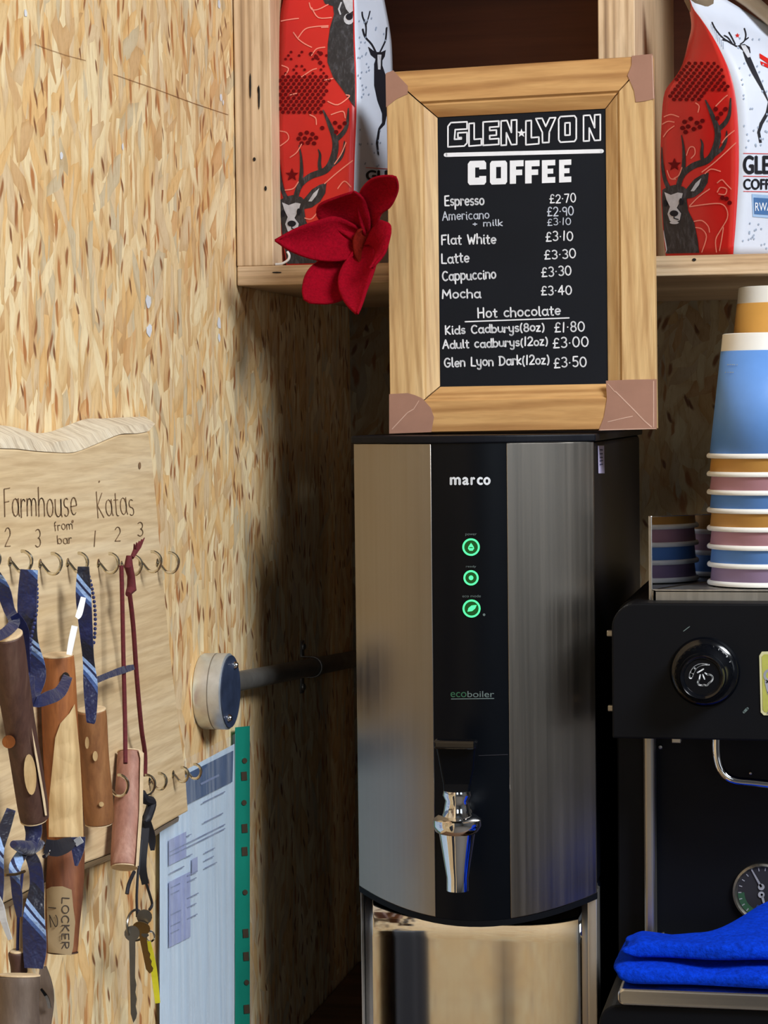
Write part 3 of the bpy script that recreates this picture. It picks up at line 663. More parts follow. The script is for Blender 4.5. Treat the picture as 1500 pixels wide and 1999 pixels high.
def lines(t, b, polys, wd=2.1):
    d = Decal()
    for p in polys: d.stroke(smooth_poly(p, 4), wd)
    d.build('contour_print', M['print_pink'], b.map(b.red, 0.0009), t, 8)

# right bag
b2 = Bag([(1301, 497), (1294, 430), (1290, 330), (1292, 250), (1297, 185), (1312, 160), (1332, 130), (1345, 80), (1351, 50), (1345, 10), (1333, -50)],
         [(1432, 494), (1438, 420), (1443, 330), (1442, 250), (1436, 185), (1425, 140), (1405, 95), (1385, 60), (1368, 35), (1350, 8), (1336, -50)],
         [(1640, 500), (1650, 420), (1655, 330), (1650, 250), (1640, 200), (1626, 170), (1606, 145), (1588, 125), (1572, 108), (1560, 92), (1545, 76)], YS + 0.055, YS + 0.012, YS + 0.085)
t2 = make_bag(b2, 'coffee_bag', 'red and white stag printed coffee bag with pinched top, right of the menu board')
r_, z2 = stag(t2, b2, 0, 0)
mpr = b2.map(b2.red, 0.0009)
for i in range(14):
    for j in range(12):
        x = 1298 + i * 12.2 + (j % 2) * 6.1 + j * 1.2; y = 124 + j * 6.4
        (lx, ly), (bx, by) = (1292 if y > 180 else 1300 + (185 - y) * .55, 0), (1438 - max(0, 185 - y) * .42, 0)
        if y > 176 and x > 1382: continue
        if y > 196 - (x - 1290) * 0.02: continue
        if lx + 6 < x < bx - 6: r_.disc(x, y, 3.9 if y > 140 else 3.2, 3.6, 8)
for (x, y) in ((1338, 238), (1350, 232), (1362, 240), (1373, 236), (1334, 250), (1345, 247), (1356, 252), (1368, 248), (1340, 258), (1399, 213), (1409, 222), (1418, 213), (1402, 231), (1420, 388), (1426, 396), (1412, 386)):
    r_.disc(x, y, 4.6, 4.4, 9)
r_.build('dot_print', M['print_maroon'], mpr, t2, 6)
lines(t2, b2, [z2([(490, 890), (520, 850), (560, 820)]), z2([(480, 810), (520, 790), (560, 795)]), z2([(700, 670), (722, 690), (715, 730)]), z2([(560, 1160), (590, 1140), (610, 1090)]),
               z2([(495, 760), (540, 745), (590, 760)]), z2([(640, 1010), (660, 960), (690, 960), (695, 1000), (670, 1030)]), z2([(830, 690), (880, 640), (905, 620)]), z2([(740, 1120), (830, 1050), (960, 930)]),
               z2([(870, 930), (900, 890), (950, 850)]), z2([(660, 1340), (720, 1280), (790, 1230)]), z2([(660, 1345), (760, 1330), (860, 1325), (900, 1360), (905, 1420), (860, 1500), (830, 1560), (835, 1640)]),
               z2([(690, 1440), (740, 1435), (780, 1470), (790, 1510)]), z2([(840, 1190), (870, 1170), (900, 1200), (930, 1230)]), z2([(840, 1250), (860, 1220), (900, 1230), (890, 1265), (850, 1262)]),
               z2([(700, 1480), (740, 1490), (770, 1540), (740, 1640)]), z2([(515, 1110), (535, 1160), (570, 1165)]), z2([(880, 1480), (870, 1550), (855, 1630)]), z2([(760, 1130), (800, 1100), (860, 1115)])])
mw = b2.map(b2.white, 0.0008); zw = zz((1150, 0), 3.332)
d = Decal()
d.poly(zw([(1000, 340), (1030, 330), (1060, 400), (1090, 470), (1130, 560), (1166, 650), (1240, 760), (1240, 880), (1166, 665), (1120, 580), (1060, 480), (1020, 400)]))
d.poly(zw([(1240, 600), (1166, 655), (1150, 730), (1110, 800), (1094, 860), (1108, 930), (1124, 928), (1112, 860), (1130, 810), (1170, 740), (1240, 700)]))
for pts in ([(960, 305), (900, 270), (860, 240), (820, 190), (800, 150)], [(930, 285), (905, 250), (880, 235)], [(985, 290), (1010, 270), (1020, 230), (1010, 190)], [(950, 290), (930, 250), (910, 215)], [(1015, 265), (1035, 250)], [(900, 270), (870, 262)]):
    d.stroke(zw(smooth_poly(pts, 3)), 2.6)
d.poly(zw([(965, 300), (1010, 290), (1045, 310), (1050, 350), (1020, 345), (985, 320)]))
d.build('leaping_stag_print', M['print_black'], mw, t2, 8)
g = Decal(); g.poly(zw([(985, 300), (1015, 300), (1035, 330), (1050, 375), (1030, 380), (1005, 340)])); g.build('stag_face_print', M['print_grey'], b2.map(b2.white, 0.0012), t2, 8)
d = Decal(); font(d, 'GLEN', *zw([(1005, 1130)])[0], *zw([(1245, 1015)])[0], 1.6); font(d, 'COFFEE', *zw([(1005, 1232)])[0], *zw([(1245, 1165)])[0], 0.9); d.build('lettering', M['print_black'], mw, t2, 8)
d = Decal()
for y in (998, 1146, 1245): d.stroke(zw([(1004, y), (1240, y + 4)]), 1.2)
d.star(*zw([(965, 235)])[0], 5); d.poly(zw([(1108, 350), (1240, 430), (1240, 470), (1110, 380)])); d.poly(zw([(1112, 400), (1240, 450), (1240, 480), (1120, 425)]))
d.build('red_rule_print', M['bag_red'], mw, t2, 8)
d = Decal()
for _ in range(90):
    x, y = random.uniform(1436, 1500), random.uniform(70, 490)
    if 292 < y < 425 and x > 1449: continue
    if x < 1446 - max(0, 190 - y) * .45 + 4: continue
    d.disc(x, y, 1.7, 2.3, 7)
for i in range(8): d.stroke([(1388 + i * 3.4, 48 + i * 5), (1388 + i * 3.4, 62 + i * 5)], 1.0, False)
d.build('speckle_print', M['print_bluegrey'], mw, t2)
d = Decal(); d.poly(zw([(1058, 1262), (1240, 1275), (1240, 1425), (1064, 1410)])); d.build('origin_label_edge', M['print_paleblue'], mw, t2, 8)
d = Decal(); d.poly(zw([(1068, 1285), (1240, 1296), (1240, 1402), (1074, 1392)])); d.build('origin_label', M['print_blue'], b2.map(b2.white, 0.0012), t2, 8)
d = Decal(); font(d, 'RWANDA', *zw([(1076, 1372)])[0], *zw([(1290, 1318)])[0]); d.build('origin_lettering', M['chalk'], b2.map(b2.white, 0.0016), t2, 8)
# rolled fold at the bag's top
pA = [onY(x, y, YS + 0.035 + 0.04 * i / 5) for i, (x, y) in enumerate(smooth_poly([(1346, -20), (1366, 6), (1392, 12), (1418, 0)], 2)[:6])]
MB().tube(pA, [.004, .009, .0115, .0115, .009, .004], 12).build('rolled_top', M['bag_kraft'], t2, True)
fl_ = [(1405, -20), (1450, 8), (1490, 40), (1530, 75)]
MB().grid(lambda u, v: onY(poly_at(fl_, u)[0] + 10 * v, poly_at(fl_, u)[1] - 34 * v * (1 - .3 * u), YS + 0.06 + .03 * v), 8, 3).build('top_flap', M['bag_kraft'], t2, True, solid=0.001)

# left bag
b1 = Bag([(560, 512), (549, 450), (544, 350), (541, 250), (544, 150), (545, 90), (548, 30), (556, -10), (566, -60)],
         [(690, 512), (691, 450), (691, 380), (693, 300), (696, 230), (696, 150), (693, 80), (692, 20), (690, -60)],
         [(778, 512), (776, 450), (774, 380), (771, 300), (769, 230), (767, 150), (764, 80), (754, 20), (738, -60)], YS + 0.03, YS + 0.012, YS + 0.12, 0.003)
t1 = make_bag(b1, 'coffee_bag', 'red and white stag printed coffee bag half hidden behind the red flower')
r_, z1 = stag(t1, b1, -747, 20)
z5 = zz((430, 0), 3.124)
for i in range(12):
    for j in range(18):
        x = 548 + i * 10.6 + (j % 2) * 5.3; y = 102 + j * 6.9
        if x > 692: continue
        if y > 150 and x > 545 + 95 + (j % 3) * 4: continue
        if y < 150 and x > 640: continue
        if y < 146 and (i * 7 + j * 5 + i * j) % 5 < 3: continue
        if y > 150 and x > 646 - (y - 150) * .25: continue
        r_.disc(x, y, 3.7 if y > 145 else 2.7, 3.6 if y > 145 else 2.6, 8)
for (x, y) in ((588, 262), (600, 259), (611, 262), (584, 271), (596, 270), (607, 272), (618, 269), (590, 280), (602, 279), (614, 280), (630, 250), (655, 240), (664, 248), (674, 241), (657, 258), (608, 106), (618, 112), (627, 105), (626, 123)):
    r_.disc(x, y, 4.4, 4.2, 9)
r_.build('dot_print', M['print_maroon'], b1.map(b1.red, 0.0009), t1, 6)
d = Decal(); d.poly(z5([(622, -20), (640, 25), (690, 40), (696, 90), (672, 170), (658, 270), (656, 380), (690, 470), (750, 550), (800, 625), (835, 670), (842, 300), (836, -20)])); d.build('upper_stag_print', M['print_dark'], b1.map(b1.red, 0.0008), t1, 7)
d = Decal(); d.poly(z5([(745, -10), (812, -10), (814, 70), (790, 85), (770, 60)])); d.disc(*z5([(786, 120)])[0], 10, 11); d.stroke(z5([(740, 20), (725, 60), (735, 90)]), 3); d.build('upper_muzzle_print', M['print_grey'], b1.map(b1.red, 0.0013), t1, 7)
d = Decal(); d.disc(*z5([(790, 108)])[0], 7, 6.5); d.build('upper_nose_print', M['print_black'], b1.map(b1.red, 0.0018), t1, 7)
lines(t1, b1, [z5(p) for p in ([(480, 230), (520, 180), (580, 165), (660, 160)], [(375, 130), (430, 120), (480, 115)], [(560, 50), (600, 110), (680, 110)], [(545, 20), (560, 60), (600, 60), (660, 30)], [(620, 170), (660, 168)], [(450, 200), (480, 240), (520, 270), (560, 290)],
                               [(370, 800), (410, 810), (420, 850), (370, 890)], [(430, 960), (470, 930), (500, 880)], [(640, 1120), (720, 1050), (810, 980)], [(690, 480), (640, 490)], [(660, 620), (720, 640), (790, 590), (770, 580)], [(550, 700), (585, 720), (590, 760)],
                               [(680, 700), (750, 680), (765, 720)], [(520, 1330), (560, 1335), (600, 1290)], [(400, 1160), (450, 1150), (480, 1110)], [(470, 570), (430, 580)], [(500, 470), (560, 430), (590, 420)], [(720, 1150), (760, 1105), (800, 1140)], [(700, 1000), (740, 940), (770, 870)],
                               [(560, 340), (590, 300), (640, 290)], [(380, 400), (420, 420), (400, 460)])])
mw = b1.map(b1.white, 0.0008)
d = Decal()
for pts, w_ in (([(946, 320), (920, 270), (880, 225), (866, 180)], 3.2), ([(884, 225), (886, 160), (866, 105), (862, 75)], 2.6), ([(884, 160), (900, 110), (910, 70)], 2.2), ([(970, 320), (990, 280), (1006, 240), (1012, 170)], 3.0)): d.stroke(z5(smooth_poly(pts, 3)), w_)
d.poly(z5([(898, 285), (930, 310), (950, 318), (980, 318), (1006, 305), (1000, 345), (985, 370), (985, 400), (1012, 480), (1030, 500), (1030, 690), (1010, 700), (990, 705), (955, 610), (936, 520), (936, 390), (945, 360), (915, 335)]))
d.poly(z5([(985, 690), (1015, 690), (1000, 760), (972, 790), (960, 880), (966, 950), (956, 940), (946, 870), (962, 780), (985, 745)]))
d.build('leaping_stag_print', M['print_black'], mw, t1, 6)
g = Decal(); g.poly(z5([(952, 335), (976, 335), (972, 380), (970, 425), (955, 425), (952, 380)])); g.build('stag_face_print', M['print_grey'], b1.map(b1.white, 0.0013), t1, 6)
d = Decal()
for _ in range(70):
    x, y = random.uniform(698, 752), random.uniform(35, 330)
    if x > 722 and 85 < y < 240: continue
    d.disc(x, y, 1.4, 2.2, 7)
d.build('speckle_print', M['print_bluegrey'], mw, t1)
d = Decal(); font(d, 'GLE', *z5([(888, 1098)])[0], *z5([(1040, 1040)])[0], 1.2); d.build('lettering', M['print_black'], mw, t1, 6)
d = Decal(); d.stroke(z5([(885, 1022), (1040, 1032)]), 1.2); d.build('red_rule_print', M['bag_red'], mw, t1, 6)
MB().tube([onY(x, y, YS + 0.004) for x, y in smooth_poly([(538, 516), (550, 515), (562, 508), (565, 499), (561, 491)], 4)], 0.0011, 6).build('bottom_seam', M['white_plastic'], t1, True)

# ================================================================== WATER BOILER
YBo = YS - 0.075; BUL = 0.040; DEP = 0.44
Xl, Xr = onY(692, 900, YBo).x, onY(1160, 900, YBo).x
zP = onY(692, 866, YBo).z; zL = onY(692, 851, YBo).z; zE = onY(697, 1728, YBo).z; zCn = onY(925, 1797, YBo - BUL).z
zCt = zL - 0.583                                                      # worktop level
def by(u): return YBo - BUL * 4 * u * (1 - u)
def bz(u): return zE + (zCn - zE) * 4 * u * (1 - u)
def bfr(u, z, off=0.0): return V((lerp(Xl, Xr, u), by(u) - off, z))
def bu(px, py):
    u = 0.5
    for _ in range(30): u = (onY(px, py, by(min(1, max(0, u)))).x - Xl) / (Xr - Xl)
    return u
def bmap(off):
    def f(px, py):
        u = min(1, max(0, bu(px, py))); p = onY(px, py, by(u) - off); return p
    return f
wt = tag(MB().box(WX + 0.002, 1.9, 1.66, YB - 0.002, zCt - 0.04, zCt).build('worktop', M['worktop'], bevel=0.003), 'brown wooden worktop under the boiler and espresso machine', 'worktop')
MB().box(WX + 0.004, 1.88, 1.70, YB - 0.004, 0.0, zCt - 0.04).build('cabinet_front', M['black_satin'], wt)
wb = thing('water_boiler', 'tall stainless steel and black water boiler with three green lights', 'water boiler', ((Xl + Xr) / 2, YBo + 0.2, zCt))
MB().box(Xl + 0.001, Xr - 0.001, YBo + 0.002, YBo + DEP, zE + 0.004, zP).box(Xl + 0.001, Xr - 0.001, YBo + 0.026, YBo + DEP, zCt, zE + 0.004).build('body', M['black_case'], wb, bevel=0.004)
def strip(u0, u1, off, thick, ztop, zbf, n=20):
    mb = MB(); fr = []; bk = []
    for i in range(n + 1):
        u = lerp(u0, u1, i / n); fr.append((bfr(u, ztop(u), off), bfr(u, zbf(u), off))); bk.append((bfr(u, ztop(u), off - thick), bfr(u, zbf(u), off - thick)))
    v = [p for a in fr for p in a] + [p for a in bk for p in a]; k = 2 * (n + 1); f = []
    for i in range(n):
        a = 2 * i; f += [(a, a + 2, a + 3, a + 1), (k + a, k + a + 1, k + a + 3, k + a + 2), (a, k + a, k + a + 2, a + 2), (a + 1, a + 3, k + a + 3, k + a + 1)]
    f += [(0, 1, k + 1, k), (2 * n, k + 2 * n, k + 2 * n + 1, 2 * n + 1)]
    return mb.add(v, f)
uA, uB = bu(848, 1300), bu(992, 1300)
strip(0.0, uA - 0.003, 0.0018, 0.0018, lambda u: zP, bz).build('left_panel', M['steel_warm'], wb, True, bevel=0.0006)
strip(uB + 0.003, 1.0, 0.0018, 0.0018, lambda u: zP, bz).build('right_panel', M['steel_warm'], wb, True, bevel=0.0006)
strip(uA - 0.004, uB + 0.004, 0.0008, 0.002, lambda u: zP, bz).build('control_strip', M['strip_black'], wb, True)
strip(0.0, 1.0, 0.0012, 0.004, lambda u: bz(u) - 0.0002, lambda u: bz(u) - 0.0052).build('bottom_trim', M['black_satin'], wb, True)
# lid follows the bowed front
fr = [bfr(i / 24, zL, 0.003) for i in range(25)]; lid_top = fr + [V((Xr + 0.002, YBo + DEP, zL)), V((Xl - 0.002, YBo + DEP, zL))]
for p in (lid_top[0], lid_top[-1]): p.x = Xl - 0.002
lid_top[24].x = Xr + 0.002
MB().prism(lid_top, [V((p.x, p.y, zP + 0.0002)) for p in lid_top]).build('lid', M['black_case'], wb, bevel=0.0012)
# mirror-polished splash panel under the bow, slightly bowed itself
xa, xb = onY(714, 1850, YBo + .016).x, onY(1148, 1850, YBo + .016).x
MB().grid(lambda u, v: V((lerp(xa, xb, u), YBo + 0.016 - 0.0006 * math.sin(9 * u), lerp(zCt + 0.005, zE + 0.001, v))), 24, 4).build('splash_panel', M['mirror_steel'], wb, True, solid=0.001)
for x0, x1 in ((Xl + 0.0005, xa - 0.0012), (xb + 0.0012, Xr - 0.0005)):
    MB().box(x0, x1, YBo + 0.004, YBo + 0.026, zCt + 0.002, zE + 0.0005).build('corner_post', M['steel_post'], wb, bevel=0.001)
d = Decal()
for ch, x0, x1 in (('m', 879.5, 899), ('a', 904, 915), ('r', 920, 927), ('c', 932.5, 942), ('o', 945, 957)): font(d, ch, x0, 946, x1, 932, 1.1)
d.build('logo_lettering', M['logo_white'], bmap(0.0012), wb)
d = Decal(); font(d, 'eco', 880, 1361, 911, 1351); d.build('badge_lettering', M['logo_green'], bmap(0.0012), wb)
d = Decal(); font(d, 'boiler', 913, 1361, 965, 1349); d.stroke([(881, 1364.5), (965, 1363.5)], 1.6, False); d.build('badge_lettering', M['logo_dim'], bmap(0.0014), wb, 8)
for i, (x, y, r, txt) in enumerate(((920, 1068, 17, 'power'), (920, 1128, 14.8, 'ready'), (921, 1188, 17.5, 'eco mode'))):
    d = Decal(); d.ring(x, y, r - 3.6, r); o = d.build('button_light', M['led_ring'], bmap(0.0016), wb)
    d = Decal(); d.disc(x, y, r - 3.7, n=28); d.build('button_face', M['led_core'], bmap(0.0013), o)
    d = Decal()
    if i == 0: d.poly([(920, 1060), (925, 1067), (926, 1071), (923, 1075), (917, 1075), (914, 1071), (915, 1067)], [[(916.5, 1068), (916.5, 1070), (923.5, 1070), (923.5, 1068)]])
    elif i == 1: d.disc(x, y, 4.6)
    else: d.poly([(913, 1194), (915, 1187), (921, 1182), (931, 1181), (928, 1188), (922, 1193)])
    d.build('button_icon', M['led_ring'], bmap(0.0018), o)
    d = Decal(); hw_ = (11, 10, 18)[i]; font(d, txt, x - hw_, y - r - 4.5, x + hw_, y - r - 9.5); d.build('button_lettering', M['logo_dim'], bmap(0.0014), wb)
d = Decal(); d.disc(945.5, 1200, 2.6); d.build('status_dot', M['logo_dim'], bmap(0.0014), wb)
d = Decal(); d.stroke([(935, 1475), (992, 1473)], 1.2, False); d.build('panel_seam', M['dial_face'], bmap(0.0014), wb, 8)
# tap
T = onY(893, 1600, YBo - BUL - 0.052)
s_ = mpp(T)
tp = MB().lathe([(.001, .0), (.0085, .0), (.0095, .004), (.0095, .05), (.007, .056), (.001, .057)], T + V((0, 0.064, 0.002)), (0, -1, 0), 24).build('tap', M['chrome'], wb, True)
zz_ = lambda y: onY(893, y, T.y).z
MB().lathe([(0.0005, zz_(1592) - T.z), (38 * s_, zz_(1592) - T.z), (47 * s_, zz_(1599) - T.z), (48 * s_, zz_(1610) - T.z), (43 * s_, zz_(1622) - T.z), (36 * s_, zz_(1626) - T.z), (33 * s_, zz_(1645) - T.z), (22 * s_, zz_(1712) - T.z), (22 * s_, zz_(1738) - T.z), (18 * s_, zz_(1739) - T.z), (15 * s_, zz_(1720) - T.z), (0.0005, zz_(1715) - T.z)], T, n=36, caps=False).build('spout', M['chrome'], tp, True)
MB().lathe([(.0005, zz_(1543) - T.z), (26 * s_, zz_(1543) - T.z), (28 * s_, zz_(1552) - T.z), (23 * s_, zz_(1562) - T.z), (27 * s_, zz_(1585) - T.z), (30 * s_, zz_(1594) - T.z), (.0005, zz_(1594) - T.z)], T, n=28, caps=False).build('tap_neck', M['chrome'], tp, True)
lv = MB()
rows = [(1449, 40, -.012, .006), (1462, 38, -.010, .005), (1500, 33, -.005, .005), (1530, 27, -.001, .006), (1548, 25, 0, .009)]
v = []; f = []
for (y, hw, dy, th) in rows:
    cx_ = 891 if y < 1500 else 893
    for sx, sy in ((-1, -1), (1, -1), (1, 1), (-1, 1)):
        p = onY(cx_ + sx * hw, y, T.y + dy); p.y += sy * th / 2; v.append(p)
for i in range(len(rows) - 1):
    for j in range(4): f.append((4 * i + j, 4 * i + (j + 1) % 4, 4 * i + 4 + (j + 1) % 4, 4 * i + 4 + j))
f += [(0, 3, 2, 1), tuple(4 * (len(rows) - 1) + j for j in range(4))]
lv.add(v, f).build('lever', M['strip_black'], tp, False, bevel=0.0018, seg=3)
pa, pb_ = onY(849, 1449, T.y - 0.013), onY(932, 1447, T.y - 0.013)
MB().box(pa.x, pb_.x, pa.y - 0.007, pa.y + 0.005, pa.z - 0.0045, pa.z + 0.0025).build('lever_grip', M['black_gloss'], tp, bevel=0.002, seg=3)
# sticker on the right-hand side
px_ = Plane((Xr - 0.001, 0, 0), (1, 0, 0))
st_ = Decal().poly([(1166, 870), (1178, 870), (1179, 924), (1167, 924)]).build('rating_sticker', M['sticker'], px_.map(0.0008), wb)
d = Decal()
for y in (878, 886, 893, 900, 907): d.stroke([(1169, y), (1175, y + random.uniform(-1, 1))], 2.4, False)
d.build('sticker_print', M['ink'], px_.map(0.0011), st_)

# ================================================================== MENU BOARD
YM = YS - 0.034
pBL, pBR = onY(765, 845, YM), onY(1284, 837, YM - 0.016)
ux = (pBR - pBL).normalized(); lean = V((0, 0.045, 1)); lean = (lean - ux * lean.dot(ux)).normalized()
nM = lean.cross(ux); nM = nM if nM.y < 0 else -nM
PM = Plane(pBL, nM)
OC = [PM.at(757, 143), PM.at(1276, 110), PM.at(1284, 838), PM.at(765, 846)]
IC = [PM.at(853, 228), PM.at(1182, 211), PM.at(1187, 749), PM.at(858, 755)]
dz = zL + 0.0006 - min(OC[2].z, OC[3].z)
for p in OC[2:]: p.z += max(0, zL + 0.0006 - p.z)
mb_ = thing('menu_board', 'wooden framed chalkboard drinks menu standing on top of the water boiler', 'menu board', (OC[2] + OC[3]) / 2)
prof = [(0, -.004), (0, .0), (.0, .004), (.02, .006), (.68, .006), (.72, .0035), (.76, .0035), (1.0, -.002), (1.0, -.004)]
for i, nm, m_ in ((0, 'top_rail', 'pine_h'), (1, 'side_rail', 'pine_v'), (2, 'bottom_rail', 'pine_h'), (3, 'side_rail', 'pine_v')):
    a, b = (i, (i + 1) % 4); rows = []
    for t_ in (0.0032, 0.35, 0.65, 0.9968):
        rows.append([])
        for s_p, h in prof:
            P, Q = lerp(OC[a], IC[a], s_p), lerp(OC[b], IC[b], s_p)
            rows[-1].append(lerp(P, Q, t_) + nM * h)
    k = len(prof); v = [p for r in rows for p in r]
    f = [(r * k + j, r * k + j + 1, (r + 1) * k + j + 1, (r + 1) * k + j) for r in range(3) for j in range(k - 1)] + [((r + 1) * k, r * k, r * k + k - 1, (r + 1) * k + k - 1) for r in range(3)]
    f += [tuple(range(k)), tuple(3 * k + j for j in range(k - 1, -1, -1))]
    MB().add(v, f).build(nm, M[m_], mb_)
OS = [lerp(p, (OC[0] + OC[2]) / 2, 0.012) for p in OC]
MB().prism([p - nM * .0042 for p in OS], [p - nM * .012 for p in OS]).build('backing', M['dark_gap'], mb_)
MB().prism([lerp(p, (IC[0] + IC[2]) / 2, -0.01) - nM * .0028 for p in IC], [lerp(p, (IC[0] + IC[2]) / 2, -0.01) - nM * .0040 for p in IC]).build('chalk_panel', M['chalkboard'], mb_)
for pts in ([(764, 770), (800, 768), (814, 772), (828, 778), (845, 797), (851, 815), (846, 844), (764, 847)], [(1186, 744), (1230, 742), (1285, 741), (1285, 838), (1172, 841), (1182, 815), (1188, 780)],
            [(1236, 112), (1277, 108), (1281, 195), (1262, 200), (1244, 202), (1241, 180), (1228, 150), (1236, 130)], [(757, 146), (772, 140), (779, 148), (800, 170), (800, 186), (778, 196), (758, 212)]):
    q = [PM.at(x, y, .0066) for x, y in pts]; MB().prism(q, [p - nM * .0005 for p in q]).build('tape', M['tape'], mb_)
for pts, w_ in (([(1205, 765), (1235, 795), (1262, 823), (1275, 834)], 2.2), ([(1190, 824), (1215, 818), (1238, 813)], 1.6), ([(1279, 745), (1279, 834)], 2), ([(770, 838), (800, 806), (812, 799)], 1.6), ([(822, 783), (812, 799)], 1.2), ([(1276, 112), (1279, 195)], 1.6), ([(1190, 750), (1204, 766)], 1.5), ([(1175, 840), (1283, 837)], 1.6)): Decal().stroke(pts, w_).build('tape_crease', M['tape_crease'], PM.map(.0068), mb_)
CH = PM.map(-0.0024); f7 = lambda x, y: (740 + x / 2.679, 100 + y / 2.679); f8 = lambda x, y: (740 + x / 2.679, 460 + y / 2.679)
d = Decal()
for ch, x0, yt_, x1, yb2 in (('G', 358, 372, 458, 498), ('L', 468, 376, 533, 494), ('E', 542, 368, 624, 490), ('N', 636, 362, 718, 490), ('L', 766, 362, 834, 487), ('Y', 818, 350, 922, 478), ('O', 938, 340, 1030, 474), ('N', 1068, 334, 1156, 468)):
    block(d, ch, *f7(x0, yt_), *f7(x1, yb2), outline=3.0, sk=-2)
d.star(*f7(743, 426), 9); d.stroke([f7(346, 540), f7(1164, 520)], 8)
d.build('title_lettering', M['chalk'], CH, mb_)
d = Decal()
for ch, x0, yt_, x1, yb2 in (('C', 462, 572, 558, 698), ('O', 578, 572, 668, 696), ('F', 682, 570, 754, 692), ('F', 762, 570, 838, 690), ('E', 850, 568, 920, 688), ('E', 940, 566, 1004, 685)): block(d, ch, *f7(x0, yt_), *f7(x1, yb2), sk=-1)
d.build('heading_lettering', M['chalk'], CH, mb_)
for fz, rows in ((f7, [('Espresso', 342, 805, 548, 800, 50, 'w', '£2·70', 893, 793, 1030, 786, 44, 2.6), ('Americano', 330, 882, 575, 872, 44, 'd', '£2·90', 880, 860, 1018, 854, 44, 2.5), ('+ milk', 490, 913, 645, 910, 32, 'd', '£3·10', 880, 909, 1004, 905, 34, 2.0), ('Flat White', 325, 1008, 610, 1003, 48, 'w', '£3·10', 872, 991, 1015, 987, 48, 2.8)]),
                 (f8, [('Latte', 325, 143, 470, 136, 50, 'w', '£3·30', 865, 121, 1030, 114, 46, 2.8), ('Cappuccino', 330, 233, 610, 222, 48, 'w', '£3·30', 850, 212, 1006, 205, 48, 2.9), ('Mocha', 330, 327, 530, 322, 46, 'w', '£3·40', 848, 309, 1008, 304, 46, 2.9), ('Hot chocolate', 515, 428, 948, 412, 48, 'w', None),
                       ('Kids Cadburys(8oz)', 345, 514, 862, 496, 42, 'w', '£1·80', 918, 502, 1076, 497, 50, 2.9), ('Adult cadburys(12oz)', 332, 590, 880, 570, 42, 'w', '£3·00', 910, 585, 1096, 579, 50, 3.0), ('Glen Lyon Dark(12oz)', 340, 686, 888, 668, 46, 'w', '£3·50', 915, 690, 1086, 682, 50, 3.0)])):
    for r in rows:
        d = Decal(); hand(d, r[0], *fz(r[1], r[2]), *fz(r[3], r[4]), r[5] / 2.679, 3.0 if r[6] == 'w' else 2.1)
        if r[7]:
            d2 = Decal(); hand(d2, r[7], *fz(r[8], r[9]), *fz(r[10], r[11]), r[12] / 2.679, r[13] * .9); d2.build('price_lettering', M['chalk'] if r[6] == 'w' else M['chalk_dim'], CH, mb_)
        if r[0].startswith('Hot'): d.stroke([fz(448, 449), fz(992, 429)], 2.4)
        d.build('menu_lettering', M['chalk'] if r[6] == 'w' else M['chalk_dim'], CH, mb_)

# ================================================================== RED FELT FLOWER
fc = onY(712, 462, YM - 0.012)
fw = thing('felt_flower', 'large red felt flower tucked beside the left edge of the menu board', 'flower', fc)
def petal(le, ri, y0, y1, cup, nm='petal', m_='felt_red'):
    le, ri = smooth_poly(le, 4), smooth_poly(ri, 4)
    def fn(u, v):
        a, b = poly_at(le, v), poly_at(ri, v); x, y = lerp(a[0], b[0], u), lerp(a[1], b[1], u)
        yy = lerp(y0, y1, v ** 0.8) + cup * (1 - (2 * u - 1) ** 2) * math.sin(PI * min(1, v + .15)) + 0.0012 * math.sin(7 * v + 4 * u)
        return onY(x, y, yy)
    MB().grid(fn, 10, 18).build(nm, M[m_], fw, True, solid=0.0022)
Y0 = YM - 0.010
petal([(712, 452), (660, 424), (625, 430), (575, 448), (538, 469)], [(712, 478), (680, 506), (625, 508), (572, 492), (538, 470)], Y0, Y0 - 0.05, 0.012)
petal([(705, 478), (660, 450), (622, 428), (622, 402), (650, 388), (690, 375)], [(722, 455), (722, 430), (718, 410), (712, 392), (702, 380), (692, 374)], Y0 - .002, Y0 - 0.034, 0.010)
petal([(712, 462), (698, 412), (703, 375), (722, 352), (745, 344), (766, 344)], [(738, 450), (742, 420), (762, 404), (776, 376), (777, 358), (773, 346)], Y0 - .004, Y0 - 0.045, 0.008)
petal([(724, 452), (742, 432), (752, 433), (764, 441), (762, 466), (752, 494), (728, 522)], [(712, 480), (722, 478), (730, 484), (734, 490), (732, 500), (728, 512), (722, 524)], Y0 - .006, Y0 - 0.050, -0.006)
petal([(704, 470), (660, 492), (618, 512), (597, 535), (590, 566), (594, 584)], [(722, 478), (702, 520), (696, 552), (680, 578), (645, 592), (606, 591)], Y0 - .001, Y0 - 0.040, 0.010)
petal([(698, 480), (668, 520), (660, 550), (668, 580), (684, 602), (696, 612)], [(726, 470), (736, 500), (728, 535), (716, 566), (706, 596), (699, 612)], Y0 - .008, Y0 - 0.062, 0.010)
petal([(700, 450), (690, 470), (694, 500), (706, 520)], [(742, 430), (748, 445), (740, 480), (722, 515)], Y0 - .012, Y0 - .016, 0.012, 'throat', 'felt_throat')
MB().tube([fc + V((0, 0.0, 0)), fc + V((0.008, 0.012, 0.0)), V((OC[3].x - 0.002, YM + 0.012, fc.z - 0.003)), V((OC[3].x + 0.012, YM + 0.026, fc.z - 0.01))], 0.0015, 6).build('stem', M['wire_green'], fw, True)

